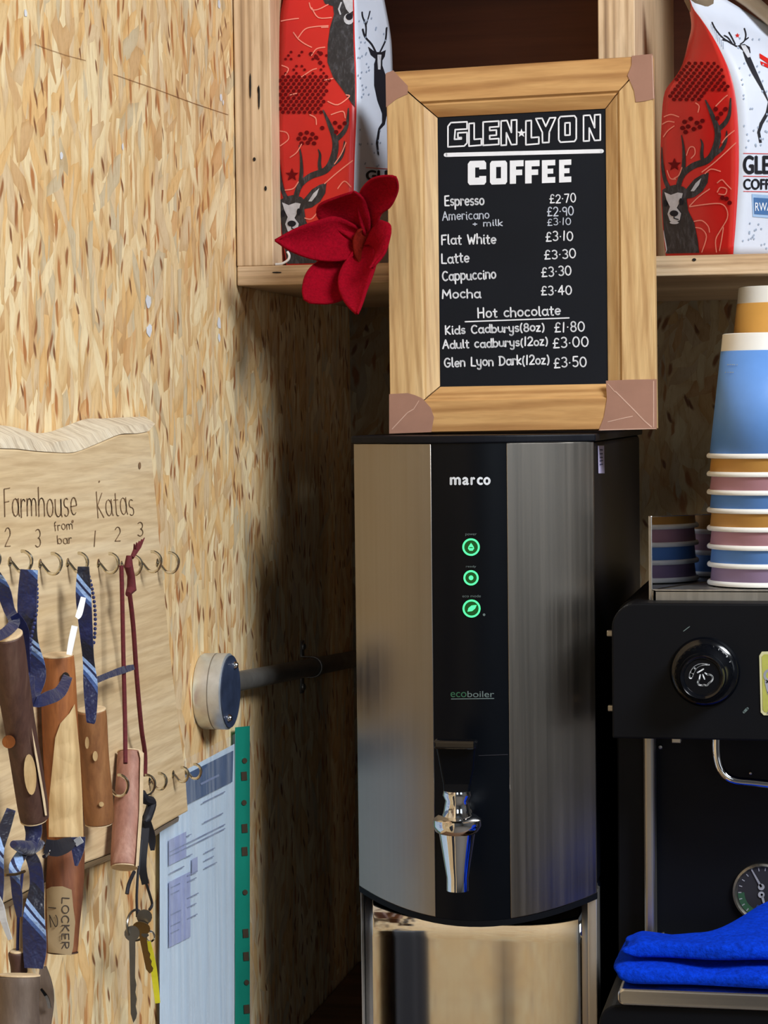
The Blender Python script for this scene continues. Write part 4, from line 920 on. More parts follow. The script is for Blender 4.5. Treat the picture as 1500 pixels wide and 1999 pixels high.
# ================================================================== ESPRESSO MACHINE
YE = YBo - 0.085                                                   # front of its upper housing
xe0 = onY(1195, 1300, YE).x; xe1 = xe0 + 0.62
zU = onY(1300, 1178, YE).z; zD = onY(1300, 1443, YE).z
em = thing('espresso_machine', 'black espresso machine with steam knob, cup tray on top and steel drip tray', 'espresso machine', (xe0 + 0.3, YE + 0.25, zCt))
def rrect(x0, x1, z0, z1, r, y, n=8, corners=(1, 1, 1, 1)):
    out = []
    for (cx, cz, a, on) in ((x0, z1, 180, corners[0]), (x1, z1, 90, corners[1]), (x1, z0, 0, corners[2]), (x0, z0, -90, corners[3])):
        rr = r if on else 0.0015
        ox = cx + rr if cx == x0 else cx - rr; oz = cz + rr if cz == z0 else cz - rr
        for i in range(n + 1): q = R(a - 90 * i / n); out.append(V((ox + rr * math.cos(q), y, oz + rr * math.sin(q))))
    return out
MB().prism(rrect(xe0, xe1, zD, zU, 0.020, YE, corners=(1, 1, 0, 0)), rrect(xe0, xe1, zD, zU, 0.020, YE + 0.10, corners=(1, 1, 0, 0))).build('front_housing', M['black_satin'], em, bevel=0.0015)
xm0 = onY(1192, 1300, YE + 0.05).x
zDr = onY(1300, 1931, YE - 0.055).z                                # drip tray top
MB().prism(rrect(xm0, xe1 - .01, zCt + 0.03, zU - .004, 0.018, YE + 0.10, corners=(1, 1, 0, 0)), rrect(xm0, xe1 - .01, zCt + 0.03, zU - .004, 0.018, YE + 0.50, corners=(1, 1, 0, 0))).build('body', M['black_satin'], em, bevel=0.0015)
xb0 = onY(1170, 1985, YE - 0.05).x
MB().prism(rrect(xb0, xe1, zCt + 0.012, zDr - 0.0145, 0.016, YE - 0.052, corners=(1, 1, 0, 0)), rrect(xb0, xe1, zCt + 0.012, zDr - 0.0145, 0.016, YE + 0.12, corners=(1, 1, 0, 0))).build('base', M['black_satin'], em, bevel=0.003)
for xx in (xb0 + 0.03, xe1 - 0.03):
    for yy in (YE - 0.02, YE + 0.42): MB().lathe([(.014, 0), (.016, .005), (.012, .034)], (xx, yy, zCt + 0.0003), n=18).build('foot', M['black_satin'], em, True)
# drip tray
xt0 = onY(1207, 1940, YE - 0.055).x
MB().prism(rrect(xt0, xe1 - .004, zDr - 0.0135, zDr, 0.005, YE - 0.058), rrect(xt0, xe1 - .004, zDr - 0.0135, zDr, 0.005, YE + 0.098)).build('drip_tray', M['steel_bright'], em, bevel=0.002, seg=3)
# steel pillar
xp0, xp1 = onY(1258, 1600, YE + 0.085).x, onY(1280, 1600, YE + 0.085).x
MB().box(xp0, xp1, YE + 0.08, YE + 0.10, zDr, zD + 0.001).build('pillar', M['steel_dull'], em, bevel=0.003, seg=3)
# grip tube under the housing
yt = YE + 0.03
pts = [(1399, 1438), (1399, 1462), (1401, 1480), (1407, 1500), (1420, 1516), (1440, 1524), (1470, 1527), (1505, 1531), (1560, 1536), (1640, 1540)]
MB().tube([onY(x, y, yt) for x, y in smooth_poly(pts, 4)], 0.0034, 12).build('steam_tube', M['chrome'], em, True)
for (x, y, r, m_) in ((1290, 1458, 5, 'steel_dull'), (1294, 1824, 5.5, 'steel_bright'), (1466, 1509, 3.5, 'steel_dull')):
    p = onY(x, y, YE + 0.0995); s_ = mpp(p)
    MB().lathe([(r * s_, 0), (r * s_, .001), (r * .7 * s_, .0022), (.0002, .0026)], p, (0, -1, 0), 14).build('screw', M[m_], em, True)
for (x, y) in ((1187.5, 1236), (1189.5, 1382)):
    p = onY(x, y, YE + 0.055); s_ = mpp(p)
    MB().box(p.x - 2 * s_, xe0 + 0.002, p.y - 0.003, p.y + 0.003, p.z - 6 * s_, p.z + 6 * s_).build('side_screw', M['steel_dull'], em, bevel=0.001)
p = onY(1322, 1446, YE + 0.01); MB().box(p.x - .0035, p.x + .0035, YE + 0.004, YE + 0.02, p.z - .001, zD + .0005).build('clip', M['steel_dull'], em, bevel=0.0006)
# knob
K = onY(1377, 1311, YE); s_ = mpp(K)
kn = MB().lathe([(68 * s_, -.0005), (68 * s_, .003), (62 * s_, .006), (56 * s_, .007), (55 * s_, .020), (50 * s_, .028), (46 * s_, .033)], K, (0, -1, 0), 48).build('steam_knob', M['black_gloss'], em, True)
rb = MB()
for i in range(30):
    a = 2 * PI * i / 30; c = K + V((math.cos(a), 0, math.sin(a))) * 54 * s_
    rb.tube([c + V((0, -.008, 0)), c + V((0, -.020, 0))], 0.0011, 6)
rb.build('knob_ribs', M['black_gloss'], kn, True)
MB().lathe([(44 * s_, .030), (45 * s_, .036), (41 * s_, .040), (36 * s_, .0385), (34 * s_, .037), (.0003, .037)], K, (0, -1, 0), 48, caps=False).build('knob_face', M['black_gloss'], kn, True)
pk = Plane((0, YE - 0.0374, 0), (0, -1, 0))
kc = proj(K + V((0, -0.037, 0))); ox, oy = kc[0] - 1361.5, kc[1] - 1326
zk = lambda pts: [(1160 + x / 4.412 + ox, 1140 + y / 4.412 + oy) for x, y in pts]
d = Decal()
d.stroke(zk(smooth_poly([(790, 822), (805, 775), (840, 730), (890, 712), (950, 715)], 4)), [7, 7.5, 8, 8, 8, 7.5, 7, 6.5, 6, 5.5, 5, 4.5, 4, 3.5, 3, 2.5, 2])
for pts in ([(850, 782), (900, 752)], [(872, 802), (864, 842)], [(895, 800), (910, 838)], [(915, 785), (935, 800)]): d.stroke(zk(pts), 2.6)
d.stroke(zk(smooth_poly([(864, 842), (852, 862), (862, 886), (890, 892), (905, 888), (930, 892), (948, 872), (975, 850), (980, 822), (962, 802), (935, 800)], 3)), 3.0)
d.build('knob_icon', M['logo_white'], pk.map(0.0), kn)
# badge at the frame's right-hand side
pe = Plane((0, YE, 0), (0, -1, 0))
q = [pe.at(x, y, .0012) for x, y in ((1483, 1280), (1488, 1272), (1560, 1270), (1560, 1396), (1492, 1396), (1486, 1390))]
bd = MB().prism(q, [p + V((0, .001, 0)) for p in q]).build('badge', M['badge_rim'], em)
Decal().poly([(1488, 1282), (1492, 1277), (1556, 1275), (1556, 1391), (1494, 1390), (1490, 1385)]).build('badge_face', M['badge'], pe.map(.0015), bd)
Decal().ring(1504, 1318, 8, 13).stroke([(1497, 1330), (1502, 1352)], 7).stroke([(1500, 1392), (1504, 1380)], 3).build('badge_figure', M['dial_mark'], pe.map(.0018), bd)
d = Decal(); d.stroke([(1453, 1390), (1460, 1383)], 5); d.stroke([(1335, 1232), (1347, 1223)], 1.6); d.build('scuff_mark', M['logo_dim'], pe.map(.0004), em)
# pressure gauge
yg = YE + 0.0996; G_ = onY(1490, 1742, yg); s_ = mpp(G_)
ga = MB().lathe([(58 * s_, 0), (58 * s_, .004), (54 * s_, .0055), (51 * s_, .004), (50 * s_, .0022), (.0003, .0022)], G_, (0, -1, 0), 48, caps=False).build('pressure_gauge', M['steel_dull'], em, True)
pg = Plane((0, yg - 0.0024, 0), (0, -1, 0))
Decal().disc(1490, 1742, 50.5, n=40).build('dial', M['dial_face'], pg.map(0), ga)
Decal().ring(1490, 1742, 36, 49, a0=120, a1=180).build('dial_green_zone', M['dial_green'], pg.map(.0003), ga)
Decal().ring(1490, 1742, 26, 49, a0=55, a1=115).build('dial_blue_zone', M['dial_blue'], pg.map(.0003), ga)
d = Decal()
for a in range(100, 300, 16): d.stroke([(1490 + 42 * math.cos(R(a)), 1742 + 42 * math.sin(R(a))), (1490 + 48 * math.cos(R(a)), 1742 + 48 * math.sin(R(a)))], 2, False)
d.build('dial_marks', M['dial_mark'], pg.map(.0006), ga)
d = Decal(); d.disc(1487, 1731, 6.5); d.stroke([(1487, 1731), (1467, 1695)], [4.5, 2.5]); d.disc(1487, 1746, 6.5); d.stroke([(1488, 1746), (1500, 1792)], [5, 2.5]); d.build('needle', M['dial_mark'], pg.map(.0012), ga)
# cup tray on top
yct = YE + 0.03
xct = onY(1275, 1160, yct).x; zct0 = zU - 0.002; zct1 = onY(1300, 1152, yct).z
ct = MB().box(xct, xe1 - 0.02, yct, yct + 0.36, zct1 - 0.002, zct1).box(xct, xe1 - 0.02, yct, yct + 0.003, zct0, zct1 + .0006).box(xct, xct + 0.003, yct, yct + 0.36, zct0, zct1).build('cup_tray', M['steel_dull'], em, bevel=0.0006)
# polished guard panel at its corner, set at an angle
g0, g1 = onY(1273, 1150, yct + 0.004), onY(1398, 1150, yct + 0.105)
h0, h1 = onY(1273, 1008, yct + 0.004).z, onY(1398, 1003, yct + 0.105).z
gn = V((g1.y - g0.y, -(g1.x - g0.x), 0)).normalized()
q = [V((g0.x, g0.y, zct1)), V((g1.x, g1.y, zct1)), V((g1.x, g1.y, h1)), V((g0.x, g0.y, h0))]
MB().prism(q, [p - gn * .003 for p in q]).build('guard_panel', M['smoked_panel'], em, bevel=0.0006)
MB().box(g0.x - 0.0022, g0.x + 0.0006, g0.y - 0.002, g0.y + 0.002, zct0, h0 + .0004).build('guard_edge', M['steel_bright'], em, bevel=0.0005)

# ================================================================== PAPER CUPS
yc_ = yct + 0.062
rimL = onY(1382, 1143, yc_); rr = 0.0445
cc = V((rimL.x + rr, yc_, zct1 + 0.0004))
pitch = (onY(1385, 1080, yc_).z - onY(1385, 1115, yc_).z)
HC = onY(1420, 655, yc_).z - onY(1388, 897, yc_).z
def make_cup(loc, body, label, band=True, tilt=0.0):
    t = thing('paper_cup', label, 'cup', loc, 'paper cups stacked upside down')
    r1 = rr * 0.955; r0 = rr * 0.70; hb = HC * 0.86
    rr_at = lambda h: lerp(r1, r0, h / HC)
    MB().lathe([(rr_at(.002), .002), (rr_at(hb), hb)], loc, n=56, caps=False).build('cup_wall', M[body], t, True, solid=0.0004)
    MB().lathe([(rr_at(hb), hb), (rr_at(HC) + .0002, HC - .0006), (rr_at(HC) - .001, HC), (rr_at(HC) - .003, HC - .006), (.0004, HC - .006)], loc, n=56, caps=False).build('cup_base', M['cup_white'], t, True)
    MB().lathe([(r1 - .001, .0036), (r1 + .0008, .0042), (rr, .0032), (rr + .0004, .0018), (rr - .0002, .0004), (r1 - .0006, .0)], loc, n=56, caps=False).build('rim', M['cup_white'], t, True)
    return t
seq = ['cup_lilac', 'cup_blue', 'cup_pink', 'cup_amber', 'cup_blue', 'cup_pink', 'cup_amber', 'cup_blue']
wordy = ['lilac paper cup at the very bottom of the front stack', 'blue paper cup second from the bottom of the front stack, above the lilac one', 'pink paper cup third from the bottom of the front stack', 'amber paper cup fourth from the bottom of the front stack',
         'blue paper cup midway up the front stack, just above the lower amber cup', 'pink paper cup second below the top blue cup in the front stack', 'amber paper cup directly below the top blue cup of the front stack', 'upside-down blue paper cup with white base on top of the front stack']
for i, (m_, lb) in enumerate(zip(seq, wordy)):
    t = make_cup(cc + V((0, 0, i * pitch)), m_, lb)
top = t
# tiny print on the blue cup
cz0 = cc.z + 7 * pitch
def cupmap(off):
    def f(px, py):
        y = yc_ - rr * .7
        for _ in range(12):
            p = onY(px, py, y); rad = lerp(rr * .955, rr * .70, (p.z - cz0) / HC) + off; dx = p.x - cc.x
            y = yc_ - math.sqrt(max(1e-8, rad * rad - dx * dx))
        return p
    return f
d = Decal()
for (x0, y, x1) in ((1420, 712, 1440), (1416, 727, 1434)):
    x = x0
    while x < x1: d.stroke([(x, y), (x + random.uniform(2, 4), y)], 2.2, False); x += 4.6
d.build('cup_print', M['print_paleblue'], cupmap(.0008), top)
# second stack behind
yc2 = yc_ + 0.10
e2 = onY(1424, 650, yc2); zc2 = onY(1440, 562, yc2).z - HC
cc2x = onY(1441, 590, yc2).x + rr * .72
n2 = 9; z0_ = zct1 + 0.0004
k2 = (zc2 - z0_) / (n2 - 1)
for i in range(n2):
    make_cup(V((cc2x, yc2, z0_ + i * k2)), ['cup_blue', 'cup_pink', 'cup_amber'][(i - 6) % 3], 'amber paper cup with white base, topmost of the rear stack behind the blue cup' if i == n2 - 1 else 'paper cup in the rear stack hidden behind the front stack')

# ================================================================== FOLDED CLOTHS
def cloth(name, label, x0, x1, y0, yfar, z0, th, rise, seed, slope=0.0, taper=False):
    rnd = random.Random(seed); ph = [rnd.uniform(0, 6) for _ in range(6)]
    def fn(u, v):
        y1 = yfar
        a = 2 * PI * v                                             # round the section: front fold, top, back, bottom
        cy, cz = math.cos(a), math.sin(a)
        su = min(1, max(0, (u - .26) / .28)); su = su * su * (3 - 2 * su)
        y1 = lerp(y0 + .040, yfar, su) if taper else yfar
        yy = lerp(y0, y1, .5 - .5 * math.copysign(abs(cy) ** .45, cy)); ez = math.copysign(abs(cz) ** .5, cz)
        x = lerp(x0, x1, u); k = (yy - y0) / (y1 - y0)
        end = min(1, max(0.02, (u / 0.05)) ** .5) if u < .05 else 1
        wav = .0016 * math.sin(u * 9 + ph[0]) + .0009 * math.sin(u * 23 + ph[1] + k * 4)
        z = z0 + th * .5 + ez * th * .5 * end + (rise * su * min(1, k * 1.5) ** 1.5 + slope * u + wav) * (0.5 + .5 * ez)
        return V((x + .003 * math.sin(a * 2 + ph[2]) * (1 - u), yy + (.0025 * math.sin(u * 14 + ph[3])) * (1 - k), z))
    mb = MB().grid(fn, 60, 28)
    for u in (0, 1):
        ring_ = [fn(u, i / 28) for i in range(28)]; mb.add(ring_, [tuple(range(28))])
    return tag(mb.build(name, M['cloth_blue'], None, True, sub=1), label, 'cloth', 'folded blue cleaning cloths')
xc0 = onY(1197, 1900, YE - 0.05).x; xc1 = onY(1218, 1868, YE - 0.045).x
th1 = onY(1300, 1886, YE - 0.05).z - zDr
th2 = onY(1400, 1852, YE - 0.04).z - (zDr + th1)
cloth('cleaning_cloth', 'bright blue folded cleaning cloth lying directly on the drip tray', xc0, xc0 + 0.23, YE - 0.055, YE + 0.07, zDr + 0.0003, 0.017, 0.004, 3)
cloth('cleaning_cloth', 'bright blue folded cleaning cloth on top of the other cloth', xc1, xc1 + 0.22, YE - 0.048, YE + 0.085, zDr + 0.0205, 0.015, 0.010, 5, taper=True)

# ================================================================== HOOK BOARD ON THE LEFT WALL
XB = WX + 0.022
out_top = [(-60, 826), (0, 830), (33, 835), (67, 845), (97, 843), (133, 830), (167, 818), (200, 817), (233, 815), (283, 813)]
in_top = [(-60, 872), (0, 875), (33, 876), (67, 880), (97, 882), (143, 883), (187, 867), (233, 848), (267, 846), (290, 842)]
right_e = [(298, 900), (306, 980), (314, 1080), (324, 1180), (335, 1290), (348, 1400), (362, 1500), (366, 1560), (368, 1584)]
bot = [(350, 1594), (318, 1612), (296, 1626), (250, 1650), (215, 1668), (170, 1684), (100, 1716), (0, 1768), (-60, 1800)]
hb = thing('hook_board', 'pale live-edge timber board with burnt lettering and rows of cup hooks', 'hook board', onX(150, 1700, WX + 0.001))
face = [onX(x, y, XB) for x, y in in_top + right_e + bot]
backp = [V((WX + 0.0006, p.y, p.z)) for p in face]
MB().prism(face, backp).build('board', M['board_wood'], hb, bevel=0.0015)
o3 = [onX(x, y, WX + 0.002) for x, y in smooth_poly(out_top, 4)]; i3 = [onX(x, y, XB + .0003) for x, y in smooth_poly(in_top, 4)]
mb = MB(); n = len(o3); rnd = random.Random(2)
rowm = [lerp(a, b, .5) + V((.006 + rnd.uniform(-.001, .001), 0, 0)) for a, b in zip(o3, i3)]
v = o3 + rowm + i3 + [V((WX + .001, p.y, p.z)) for p in i3]
mb.add(v, [(k * n + i, k * n + i + 1, (k + 1) * n + i + 1, (k + 1) * n + i) for k in range(3) for i in range(n - 1)] + [(3 * n + i, 3 * n + i + 1, i + 1, i) for i in range(n - 1)] + [(0, n, 2 * n, 3 * n), (n - 1, 4 * n - 1, 3 * n - 1, 2 * n - 1)])
mb.build('live_edge', M['board_edge'], hb, True)
lo = [onX(x, y, XB + .0002) for x, y in bot]; lw = [onX(x - 2, y + 12, WX + .002) for x, y in bot]
n = len(lo); MB().add(lo + lw + [V((WX + .001, p.y, p.z)) for p in lo], [(i, i + 1, n + i + 1, n + i) for i in range(n - 1)] + [(n + i, n + i + 1, 2 * n + i + 1, 2 * n + i) for i in range(n - 1)] + [(0, n, 2 * n), (n - 1, 3 * n - 1, 2 * n - 1)]).build('live_edge', M['board_edge'], hb, True)
pbd = Plane((XB, 0, 0), (1, 0, 0))
def burn(txt, x0, y0, x1, y1, h, w_):
    d = Decal(); hand(d, txt, x0, y0, x1, y1, h, w_); d.build('burnt_lettering', M['burnt'], pbd.map(.0004), hb)
burn('Farmhouse', 8, 1010, 150, 1006, 56, 1.7); burn('Katas', 190, 1009, 262, 1004, 52, 1.4)
for ch, x, y, h in (('2', 9, 1066, 36), ('3', 68, 1068, 36), ('1', 180, 1066, 30), ('2', 224, 1056, 28), ('3', 268, 1046, 26)): burn(ch, x, y, x + 11, y, h, 1.5)
burn('from', 106, 1036, 142, 1032, 17, 1.1); burn('bar', 112, 1062, 140, 1060, 17, 1.1)
for x, y, rx, ry in ((141, 1018, 2, 3), (193, 940, 1.5, 2), (272, 909, 2.6, 7)): Decal().disc(x, y, rx, ry).build('knot_mark', M['burnt'], pbd.map(.0004), hb)
def hook_pts(px, py, k=1.0):
    o = onX(px, py, XB); s_ = mpp(o) * k
    prof_ = [(-3, 0), (2, 0), (7, -4), (13, -11), (20, -18), (29, -20), (38, -16), (44, -6), (45, 5), (40, 14), (31, 19), (25, 19)]
    return [o + V((x * s_, -.00003 * x, z * s_)) for x, z in smooth_poly(prof_, 3)], s_
for (px, py, k) in ((-42, 1092, 1.0), (18, 1096, 1.05), (77, 1100, 1.02), (131, 1098, 0.95), (191, 1099, 0.95), (236, 1103, .95), (272, 1096, 1.0), (306, 1098, 1.0), (206, 1532, 1.05), (262, 1530, .95), (291, 1524, .8), (337, 1511, .72), (362, 1505, .72)):
    pts, s_ = hook_pts(px, py, k)
    mb = MB().tube(pts, 0.00115, 8); mb.lathe([(.0026, -.0004), (.003, .0006), (.0012, .0014)], pts[0] + V((3 * s_, 0, 0)), (1, 0, 0), 12)
    mb.build('hook', M['brass_hook'], hb, True)

# ================================================================== KEY FOBS
def strap_mesh(pts, hw, X, th=0.0012, sm=4):
    """flat strip hanging free: centre line in photo units on the upright plane x = X, half width in photo units"""
    k = len(pts); hws = hw if isinstance(hw, (list, tuple)) else [hw] * k; Xs = X if isinstance(X, (list, tuple)) else [X] * k
    full = smooth_poly([(p[0], p[1], h, x) for p, h, x in zip(pts, hws, Xs)], sm)
    v = []; f = []
    hr = V((RIGHT.x, RIGHT.y, 0)).normalized(); hf = V((FWD.x, FWD.y, 0)).normalized()
    for i, (x, y, h, xx) in enumerate(full):
        a, b = full[max(i - 1, 0)], full[min(i + 1, len(full) - 1)]; dx, dy = b[0] - a[0], b[1] - a[1]; L = math.hypot(dx, dy) or 1
        c = onX(x, y, xx); m_ = mpp(c); wv = (hr * (-dy / L) * -1 + V((0, 0, 1)) * (-dx / L) * 1) * h * m_
        wv = (hr * (dy / L) + V((0, 0, 1)) * (dx / L)) * h * m_
        v += [c - wv - hf * th / 2, c + wv - hf * th / 2, c + wv + hf * th / 2, c - wv + hf * th / 2]
    for i in range(len(full) - 1):
        for j in range(4): f.append((4 * i + j, 4 * i + (j + 1) % 4, 4 * i + 4 + (j + 1) % 4, 4 * i + 4 + j))
    e = 4 * (len(full) - 1); f += [(0, 3, 2, 1), (e, e + 1, e + 2, e + 3)]
    return MB().add(v, f)
def beads(pts, X, r=0.0013, step=6.5):
    mb = MB(); full = smooth_poly([(p[0], p[1]) for p in pts], 6)
    acc = 0; last = full[0]
    for p in full:
        acc += math.hypot(p[0] - last[0], p[1] - last[1]); last = p
        if acc >= step: acc = 0; mb.ball(onX(p[0], p[1], X), r, 6, 4)
    return mb
class Stick:
    """a length of branch between two photo points, hanging clear of the board"""
    def __init__(s, a, b, h0, h1, X, seed=1, tilt=0.0):
        s.X = X; s.a, s.b = onX(a[0], a[1], X), onX(b[0], b[1], X + tilt)
        s.r0, s.r1 = h0 * mpp(s.a), h1 * mpp(s.b); s.seed = seed
    def mesh(s, name, m, parent, n=20, rows=14):
        rnd = random.Random(s.seed); ax = (s.b - s.a); side = ax.orthogonal().normalized()
        ph = rnd.uniform(0, 6)
        pts = [lerp(s.a, s.b, i / rows) + side * (.0006 * math.sin(3.3 * i / rows + ph)) for i in range(rows + 1)]
        rad = [lerp(s.r0, s.r1, i / rows) * (1 + .03 * math.sin(7 * i / rows + ph)) for i in range(rows + 1)]
        rad[0] *= .96; rad[-1] *= .96
        return MB().tube(pts, rad, n).build(name, M[m], parent, True, bevel=0.0007)
    def end(s, name, m, parent, which, k=.93):
        c, q, r = (s.a, s.a - s.b, s.r0) if which == 0 else (s.b, s.b - s.a, s.r1); q = q.normalized()
        return MB().lathe([(r * k, 0), (r * k, .0007), (r * k * .9, .0010)], c, q, 24).build(name, M[m], parent)
    def map(s, off):
        ax = (s.b - s.a); L = ax.length; ax = ax / L
        def f(px, py):
            dr = ray(px, py).normalized(); oc = CAM - s.a; r = max(s.r0, s.r1) if abs(s.r0 - s.r1) < 1e-5 else None
            rad = (s.r0 + s.r1) / 2
            for _ in range(5):
                rq = rad * 1.035 + off
                d_ = dr - ax * dr.dot(ax); o_ = oc - ax * oc.dot(ax)
                A_, B_, C_ = d_.dot(d_), 2 * d_.dot(o_), o_.dot(o_) - rq * rq; disc = B_ * B_ - 4 * A_ * C_
                t_ = (-B_ - math.sqrt(max(0, disc))) / (2 * A_); p = CAM + dr * t_
                h = min(1, max(0, (p - s.a).dot(ax) / L)); rad = lerp(s.r0, s.r1, h)
            return p
        return f
gk = 'wooden key fobs hanging on the hook board'
def fob(label, at): return thing('key_fob', label, 'key fob', at, gk)
X1 = XB + 0.012
# pale-and-orange fob, second from the left
sB = Stick((112, 1280), (129, 1640), 33, 37, X1 + .002, 2); tB = fob('long fob, orange bark above and pale shaved face below, blue tie through its hole', sB.b)
sB.mesh('branch', 'bark_orange', tB); sB.end('cut_end', 'end_wood', tB, 0); sB.end('cut_end', 'end_wood', tB, 1)
Decal().poly([(146, 1374), (136, 1392), (118, 1412), (108, 1440), (102, 1500), (96, 1560), (95, 1634), (163, 1634), (161, 1560), (156, 1470), (149, 1400)]).build('shaved_face', M['cut_wood'], sB.map(.0013), tB, 4)
Decal().disc(128, 1325, 9, 13).build('cord_hole', M['dark_gap'], sB.map(.0011), tB, 4)
strap_mesh([(133, 1320), (118, 1350), (95, 1362), (68, 1370), (60, 1350), (62, 1320)], [9, 12, 13, 10, 8, 6], [X1 + .0195, X1 + .0225, X1 + .0225, X1 + .018, X1 + .014, X1 + .012]).build('tie_strap', M['tie'], tB, True)
strap_mesh([(57, 1112), (53, 1180), (57, 1250), (72, 1310), (68, 1345), (58, 1372)], [17, 19, 17, 18, 14, 8], [X1 + .006, X1 + .004, X1 + .004, X1 + .006, X1 + .008, X1 + .012]).build('tie_strap', M['tie'], tB, True)
beads([(66, 1104), (72, 1150), (70, 1200), (60, 1250), (56, 1300), (54, 1322)], X1 + .009).build('tie_edging', M['tie_navy'], tB, True)
strap_mesh([(163, 1166), (155, 1198), (150, 1206)], [5, 6, 4], X1 + .016).build('cable_tie', M['white_plastic'], tB)
strap_mesh([(146, 1222), (140, 1250), (135, 1278)], [6, 6, 5], X1 + .016).build('cable_tie', M['white_plastic'], tB)
# brown fob with the navy tie
sC = Stick((179, 1386), (193, 1606), 30, 29, X1 + .001, 3); tC = fob('short brown debarked fob on a navy striped tie, fourth hook along', sC.b)
sC.mesh('branch', 'bark_brown', tC); sC.end('cut_end', 'end_wood', tC, 0); sC.end('cut_end', 'end_wood', tC, 1)
Decal().disc(186, 1476, 5, 10).disc(198, 1570, 5, 5).disc(170, 1450, 4, 12).build('knot_patch', M['cut_wood'], sC.map(.0012), tC, 6)
strap_mesh([(163, 1106), (163, 1160), (168, 1230), (173, 1290), (177, 1340), (178, 1400), (177, 1412)], [11, 15, 13, 11, 14, 10, 7], [X1 + .008, X1 + .008, X1 + .008, X1 + .008, X1 + .010, X1 + .0135, X1 + .0135]).build('tie_strap', M['tie'], tC, True)
beads([(168, 1108), (180, 1150), (186, 1200), (184, 1250), (178, 1262)], X1 + .010).build('tie_edging', M['tie_navy'], tC, True)
strap_mesh([(188, 1328), (212, 1318), (240, 1308), (262, 1302)], [6, 6, 7, 5], [X1 + .010, X1 + .009, X1 + .008, X1 + .007]).build('tie_tail', M['tie'], tC, True)
# dark bark fob at the far left
sA = Stick((13, 1240), (66, 1598), 34, 29, X1 + .016, 4); tA = fob('dark brown bark fob with pale carved ovals, tilted, beside the orange one', sA.b)
sA.mesh('branch', 'bark_dark', tA); sA.end('cut_end', 'end_wood', tA, 1); sA.end('cut_end', 'end_wood', tA, 0)
Decal().disc(59, 1512, 12, 40, 20, R(-4)).build('carved_oval', M['cut_wood'], sA.map(.0012), tA, 6)
Decal().disc(17, 1448, 13, 13, 16).build('carved_oval', M['bark_orange'], sA.map(.0012), tA, 6)
Decal().poly([(62, 1420), (74, 1480), (88, 1560), (92, 1592), (88, 1592), (80, 1540), (68, 1470)]).build('shaved_edge', M['end_wood'], sA.map(.0012), tA, 8)
strap_mesh([(-20, 1110), (5, 1150), (18, 1190), (28, 1215), (10, 1235), (-10, 1245)], [12, 14, 11, 11, 10, 9], [X1 + .006, X1 + .008, X1 + .01, X1 + .018, X1 + .021, X1 + .02]).build('tie_strap', M['tie'], tA, True)
strap_mesh([(28, 1200), (44, 1230), (50, 1270), (54, 1312)], [9, 12, 8, 6], [X1 + .018, X1 + .018, X1 + .016, X1 + .014]).build('tie_strap', M['tie_navy'], tA, True)
# pinkish fob on a maroon cord
sD = Stick((254, 1470), (243, 1692), 27, 28, X1 - .0018, 5, .006); tD = fob('pinkish bark fob on a maroon cord, nearest the round junction box', sD.b)
sD.mesh('branch', 'bark_pink', tD); sD.end('cut_end', 'end_wood', tD, 0); sD.end('cut_end', 'end_wood', tD, 1)
Decal().poly([(270, 1462), (281, 1470), (279, 1580), (271, 1690), (265, 1692), (272, 1580), (274, 1480)]).build('shaved_edge', M['end_wood'], sD.map(.0012), tD, 8)
MB().tube([onX(x, y, X1 + q) for x, y, q in smooth_poly([(237, 1104, .006), (239, 1180, .006), (241, 1280, .006), (244, 1400, .007), (245, 1490, .0115)], 5)], 0.0016, 8).build('cord', M['maroon_cord'], tD, True)
MB().tube([onX(x, y, X1 + q) for x, y, q in smooth_poly([(252, 1150, .007), (260, 1220, .005), (267, 1320, .003), (276, 1420, .0), (283, 1470, -.003), (283, 1515, -.004)], 5)], 0.0017, 8).build('cord', M['maroon_cord'], tD, True)
MB().tube([onX(x, y, X1 + .0075) for x, y in ((252, 1085), (251, 1105), (256, 1125), (257, 1150), (250, 1160))], [.002, .0032, .0028, .0036, .002], 10).build('knot', M['maroon_cord'], tD, True)
tf = MB()
for k in range(5): tf.tube([onX(258, 1088, X1 + .008), onX(264 + k * 2, 1072 - k, X1 + .009), onX(262 + k * 5, 1062 - k * 3, X1 + .010)], [.0016, .0014, .0004], 6)
tf.build('frayed_end', M['maroon_cord'], tD, True)
# locker fob
sE = Stick((128, 1655), (122, 1858), 38, 33, X1 + .001, 6); tE = fob('brown fob with a tan paper label reading LOCKER 12', sE.b)
sE.mesh('branch', 'bark_chestnut', tE); sE.end('cut_end', 'end_wood', tE, 0); sE.end('cut_end', 'bark_dark', tE, 1)
Decal().poly([(90, 1736), (100, 1731), (122, 1730), (140, 1737), (143, 1770), (147, 1800), (143, 1850), (139, 1865), (94, 1859)]).build('paper_label', M['label_tan'], sE.map(.0014), tE, 4)
d = Decal(); hand(d, 'LOCKER', 121, 1752, 121, 1853, 14, 1.9); hand(d, '12', 95, 1768, 99, 1812, 14, 1.9); d.build('label_lettering', M['marker_ink'], sE.map(.0017), tE, 5)
strap_mesh([(88, 1652), (110, 1656), (132, 1648), (143, 1640)], [14, 16, 14, 8], X1 + .0165).build('tie_strap', M['black_strap'], tE, True)
strap_mesh([(152, 1634), (152, 1660), (149, 1690)], [15, 12, 3], X1 + .018).build('tie_tip', M['tie'], tE, True)
strap_mesh([(150, 1636), (158, 1650), (163, 1656)], [7, 8, 4], X1 + .0195).build('tie_tip', M['white_plastic'], tE, True)
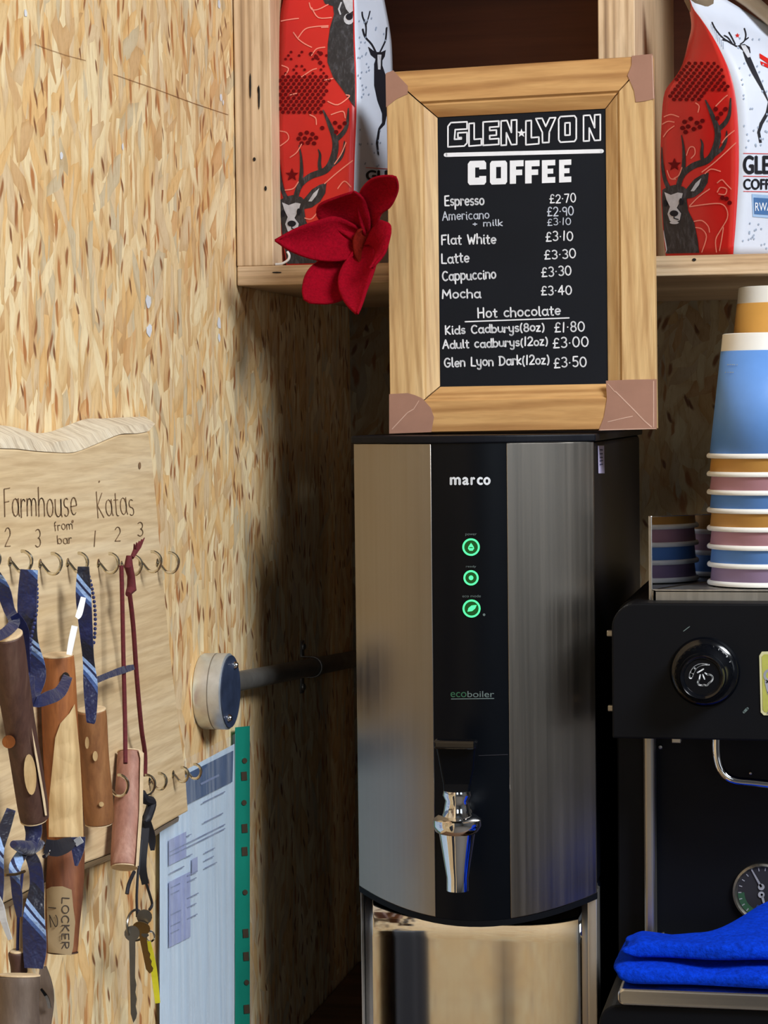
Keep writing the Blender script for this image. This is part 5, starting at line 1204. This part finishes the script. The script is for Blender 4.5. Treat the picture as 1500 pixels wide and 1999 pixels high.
# sawn stick, bottom left corner
sF = Stick((36, 1905), (30, 2040), 43, 44, X1 + .012, 7); tF = fob('thick grey-barked stick with a pale sawn top in the bottom left corner', sF.b)
sF.mesh('branch', 'bark_grey', tF); sF.end('cut_end', 'end_wood', tF, 0, .99)
sG = Stick((34, 1858), (36, 1900), 16, 16, X1 - .001, 8); tG = fob('small dark stick end showing just behind the thick grey-barked stick', sG.b)
sG.mesh('branch', 'bark_dark', tG); sG.end('cut_end', 'end_wood', tG, 0)
MB().tube([onX(34, 1858, X1 - .001), onX(36, 1780, X1 + .001), onX(44, 1700, X1 + .004)], .001, 6).build('cord', M['tie_navy'], tG, True)
# knotted navy ties, lower left
tT = thing('knotted_tie', 'navy and pale blue striped tie knotted and hanging at the lower left', 'tie', onX(45, 1880, X1))
strap_mesh([(62, 1598), (66, 1625), (60, 1650)], [18, 16, 12], X1 + .012).build('tie_loop', M['tie'], tT, True)
strap_mesh([(22, 1580), (8, 1620), (-6, 1660), (-2, 1720), (-4, 1760)], [9, 12, 14, 10, 9], X1 + .016).build('tie_tail', M['tie'], tT, True)
MB().tube([onX(x, y, X1 + .012) for x, y in smooth_poly([(26, 1648), (40, 1652), (56, 1656), (72, 1650), (80, 1646)], 4)], [.0022 + .0022 * math.sin(PI * i / 16) for i in range(17)], 12).build('knot', M['tie'], tT, True)
strap_mesh([(46, 1662), (30, 1690), (30, 1720), (34, 1750), (38, 1790)], [10, 12, 9, 10, 5], X1 + .010).build('tie_tail', M['tie'], tT, True)
strap_mesh([(54, 1660), (68, 1690), (72, 1730), (66, 1790), (68, 1850), (66, 1890)], [10, 13, 14, 21, 23, 18], X1 + .011).build('tie_tail', M['tie'], tT, True)
MB().tube([onX(10, 1708, X1 + .016), onX(30, 1707, X1 + .016), onX(48, 1701, X1 + .016)], .0009, 6).build('pin', M['key_brass'], tT, True)
MB().tube([onX(x, y, X1 + .015) for x, y in smooth_poly([(84, 1646), (94, 1650), (94, 1664), (86, 1672)], 4)], .0013, 6).build('ring', M['chrome'], tT, True)
wt_ = thing('paper_tag', 'torn white paper tag hanging at the left edge below the ties', 'tag', onX(5, 1840, X1 + .018))
strap_mesh([(-12, 1745), (0, 1770), (8, 1800), (20, 1834)], [8, 8, 6, 4], X1 + .019).build('paper', M['white_plastic'], wt_)
MB().tube([onX(-12, 1746, X1 + .019), onX(-30, 1690, X1 + .014), onX(-34, 1560, X1 + .006)], .0007, 6).build('string', M['white_plastic'], wt_)
gp = thing('grey_pouch', 'small crumpled grey plastic pouch hanging beside the thick stick', 'pouch', onX(90, 1990, X1))
strap_mesh([(84, 1888), (88, 1920), (90, 1955), (84, 2010)], [6, 13, 15, 14], [X1 + .004, X1 + .006, X1 + .006, X1 + .005], .004).build('pouch', M['bark_grey'], gp, True)
strap_mesh([(80, 1930), (92, 1948), (97, 1968)], [2, 3, 3], X1 + .0105).build('clasp', M['chrome'], gp, True)
# key bunch
kb = thing('key_bunch', 'bunch of keys with black straps and a yellow tag on the lower hook row', 'keys', onX(275, 1900, X1 - .004))
Xk = XB + 0.010
MB().tube([onX(x, y, Xk + .001) for x, y in smooth_poly([(276, 1548), (282, 1560), (296, 1566), (290, 1590), (283, 1606)], 4)], [.003] + [.0036] * 14 + [.0016] * 2, 8).build('strap_loop', M['black_strap'], kb, True)
strap_mesh([(284, 1602), (281, 1640), (278, 1690), (284, 1726)], [9, 9, 8, 7], Xk).build('strap', M['black_strap'], kb, True)
strap_mesh([(288, 1604), (296, 1635), (298, 1660)], [7, 8, 4], Xk + .003).build('strap', M['black_strap'], kb, True)
MB().tube([onX(x, y, Xk) for x, y in smooth_poly([(276, 1640), (270, 1700), (267, 1750), (268, 1790)], 5)], 0.0011, 6).build('cord', M['black_strap'], kb, True)
MB().tube([onX(x, y, Xk - .001) for x, y in smooth_poly([(284, 1720), (292, 1745), (297, 1765), (292, 1776)], 5)], 0.0011, 6).build('cord', M['black_strap'], kb, True)
MB().tube([onX(x, y, Xk - .001) for x, y in smooth_poly([(262, 1702), (252, 1725), (248, 1745)], 5)], 0.0014, 6).build('cord', M['black_strap'], kb, True)
def ringmesh(px, py, rx, ry, X, r): return MB().tube([onX(px + rx * math.cos(2 * PI * i / 24), py + ry * math.sin(2 * PI * i / 24), X) for i in range(25)], r, 6, False)
ringmesh(266, 1806, 18, 30, Xk, .0009).build('key_ring', M['key_steel'], kb, True)
ringmesh(293, 1828, 8, 10, Xk + .001, .0008).build('key_ring', M['chrome'], kb, True)
def keymesh(a, b, hw, X, bow):
    p, q = onX(*a, X), onX(*b, X); m_ = mpp(p); hr = V((RIGHT.x, RIGHT.y, 0)).normalized(); ax = (q - p).normalized(); sd = ax.cross(hr.cross(ax)).normalized() if False else hr
    prof_ = []; n = 14; c = p
    for i in range(n + 1):
        t_ = R(130 + 280 * i / n - 180); prof_.append((bow * math.sin(t_ + PI), bow * -math.cos(t_ + PI)))
    L = (q - p).length / m_
    edge = [(-hw, L * .9), (-hw * .2, L), (hw * .7, L * .95)] + [(hw * (.6 if i % 2 else 1.0), L * (.9 - .08 * i)) for i in range(6)] + [(hw, bow * .9)]
    loop = [(-hw, bow * .9)] + edge + [(bow * math.cos(R(60 - 300 * i / 12)), bow * math.sin(R(60 - 300 * i / 12))) for i in range(13)]
    pts3 = [p + sd * x * m_ + ax * y * m_ for x, y in loop]; hf = V((FWD.x, FWD.y, 0)).normalized()
    return MB().prism([u_ - hf * .001 for u_ in pts3], [u_ + hf * .001 for u_ in pts3])
keymesh((258, 1822), (262, 1996), 6, Xk + .002, 15).build('key', M['key_steel'], kb)
keymesh((276, 1812), (294, 1900), 7, Xk + .004, 17).build('key', M['key_brass'], kb)
keymesh((282, 1790), (284, 1830), 7, Xk + .006, 15).build('key', M['key_steel'], kb)
strap_mesh([(290, 1838), (300, 1890), (308, 1958)], [4, 6, 5], Xk + .002).build('yellow_tag', M['yellow_tag'], kb)

# ================================================================== JUNCTION BOX, PIPE, CLIP
J = onX(396, 1349, WX + 0.0005); rJ = 0.0318
jb = thing('junction_box', 'round galvanised conduit junction box with dark blue lid on the left wall', 'junction box', J)
MB().lathe([(rJ * .97, 0), (rJ, .002), (rJ, .0225), (rJ * .96, .0235)], J, (1, 0, 0), 48).build('box_body', M['galvanised'], jb, True)
MB().lathe([(rJ * .94, .0232), (rJ * .95, .0246), (.0004, .0248)], J, (1, 0, 0), 48).build('box_lid', M['lid_navy'], jb, True)
for a in (62, 242):
    c = J + V((.0247, math.cos(R(a)) * rJ * .74, math.sin(R(a)) * rJ * .74))
    MB().lathe([(.0032, 0), (.0032, .0012), (.002, .003), (.0002, .0032)], c, (1, 0, 0), 16).build('screw', M['chrome'], jb, True)
MB().lathe([(rJ * 1.004, .012), (rJ * 1.004, .0128)], J, (1, 0, 0), 48, caps=False).build('box_seam', M['pipe_metal'], jb, True)
xp = WX + 0.0125; rp = 0.0088
P0, P1 = onX(446, 1334, xp), onX(672, 1290, xp); P1 = P0 + (P1 - P0) * ((YB - 0.004 - P0.y) / (P1.y - P0.y))
tag(MB().tube([lerp(P0, P1, i / 12) for i in range(13)], rp, 20).build('conduit_pipe', M['pipe_metal'], None, True), 'dull grey metal conduit pipe running from the junction box to the back corner', 'pipe')
pc = onX(612, 1304, xp); kk = (pc.y - P0.y) / (P1.y - P0.y); pc = lerp(P0, P1, kk); ax = (P1 - P0).normalized()
cl = thing('pipe_clip', 'small saddle clip screwed over the conduit pipe', 'pipe clip', pc + V((-.012, 0, -.02)))
v = []; ns = 14; zt_ = V((0, 0, 1)); zt_ = (zt_ - ax * zt_.dot(ax)).normalized()
arcp = [(WX + .0012 - pc.x, .026)] + [(WX + .0012 - pc.x, rp + .0012)] + [((rp + .0012) * math.cos(R(90 - 180 * i / ns)), (rp + .0012) * math.sin(R(90 - 180 * i / ns))) for i in range(ns + 1)] + [(WX + .0012 - pc.x, -rp - .0012)] + [(WX + .0012 - pc.x, -.026)]
for x, z in arcp:
    for e in (-.007, .007): v.append(pc + V((x, 0, 0)) + zt_ * z + ax * e)
MB().add(v, [(2 * i, 2 * i + 1, 2 * i + 3, 2 * i + 2) for i in range(len(arcp) - 1)]).build('saddle', M['pipe_metal'], cl, True, solid=0.0012)
for z in (.020, -.020): MB().lathe([(.0038, 0), (.0038, .0014), (.002, .003)], pc + V((WX + .0018 - pc.x, 0, 0)) + zt_ * z, (1, 0, 0), 14).build('screw', M['steel_dull'], cl, True)

# ================================================================== DOCUMENT IN A PUNCHED POCKET
XD = WX + 0.004
ds = thing('document_pocket', 'clear plastic punched pocket with green edge holding a printed sheet, on the left wall', 'document', onX(400, 1999, XD))
def dgrid(px0, px1, yL, yR, y2, off, bow=0.0, nu=10, nv=16):
    def fn(u, v):
        x = lerp(px0, px1, u); yt_ = lerp(yL, yR, u); y = lerp(yt_, y2, v)
        return onX(x, y, XD + off + bow * math.sin(PI * u) * (0.5 + .5 * math.sin(2.2 * v)))
    return MB().grid(fn, nu, nv)
dgrid(312, 458, 1530, 1452, 2040, 0.0008, .003).build('sheet', M['paper'], ds, True)
dgrid(310, 460, 1508, 1432, 2050, 0.0032, .003).build('film', M['clear_film_glare'], ds, True)
gs = dgrid(459, 488, 1420, 1417, 2050, 0.001, 0.0, 3).build('binding_edge', M['teal_strip'], ds, True)
dgrid(487, 496, 1418, 1414, 2050, 0.0008, 0.0, 3).build('film_margin', M['clear_film_glare'], ds, True)
pd_ = Plane((XD + 0.0016, 0, 0), (1, 0, 0)); d = Decal()
for (x, y, big) in ((478, 1485, 0), (477, 1515, 1), (477, 1567, 0), (478, 1617, 1), (478, 1662, 1), (479, 1742, 0), (480, 1822, 1), (481, 1867, 1), (482, 1918, 0), (482, 1970, 1)):
    if big: d.poly([(x - 6, y - 8), (x + 5, y - 9), (x + 6, y + 8), (x - 5, y + 9)])
    else: d.disc(x, y, 5, 5.5)
d.build('punched_hole', M['punch_dark'], pd_.map(0), ds)
pp = lambda off: (lambda x, y: onX(x, y, XD + .0014 + off + .003 * math.sin(PI * min(1, max(0, (x - 312) / 146)))))
sl = lambda x, y: y - (x - 330) * .50
Decal().poly([(314, sl(314, 1528)), (456, sl(456, 1528)), (454, sl(454, 1588)), (314, sl(314, 1588))]).build('header_print', M['paper_header'], pp(.0006), ds, 20)
d = Decal()
for (x0, x1, y0, y1) in ((330, 364, 1640, 1690), (330, 372, 1722, 1850), (375, 386, 1700, 1730)): d.poly([(x0, sl(x0, y0)), (x1, sl(x1, y0)), (x1, sl(x1, y1)), (x0, sl(x0, y1))])
d.build('panel_print', M['paper_lilac'], pp(.0006), ds, 20)
d = Decal()
for (x0, x1, y) in ((332, 440, 1664), (332, 440, 1672), (396, 440, 1600), (398, 436, 1640), (332, 360, 1706), (334, 352, 1735), (334, 350, 1748), (334, 354, 1788), (334, 352, 1810), (334, 350, 1824), (366, 386, 1728), (366, 384, 1740), (366, 388, 1772), (366, 384, 1790), (366, 386, 1812), (400, 420, 1700), (400, 418, 1715), (400, 424, 1730), (364, 374, 1650), (364, 376, 1690)):
    d.stroke([(x0, sl(x0, y)), ((x0 + x1) / 2, sl((x0 + x1) / 2, y)), (x1, sl(x1, y))], 2.0, False)
d.stroke([(392, sl(392, 1562)), (428, sl(428, 1562))], 4, False)
d.build('text_print', M['paper_ink'], pp(.001), ds, 20)

# dark sheet added out of view to darken the reflection in the splash panel
ap = thing('reflection_sheet', 'dark sheet added on the left wall to make a dark reflection in the boiler splash panel', 'reflection_sheet', (WX + 0.02, 1.1, 0.55))
MB().grid(lambda u, v: V((WX + 0.022 + .010 * math.sin(u * 13 + 1) * (1 - .5 * v), lerp(0.80 + .02 * v, 1.36 - .01 * v, u), lerp(0.55, 1.045, v) - .01 * math.sin(PI * u) * v)), 30, 12).build('dark_sheet', M['black_strap'], ap, True, solid=0.002)
MB().tube([V((WX + .02, 1.06, 1.04)), V((WX + .012, 1.18, 1.07)), V((WX + .02, 1.3, 1.04))], 0.003, 8).build('sheet_cord', M['tie_navy'], ap, True)
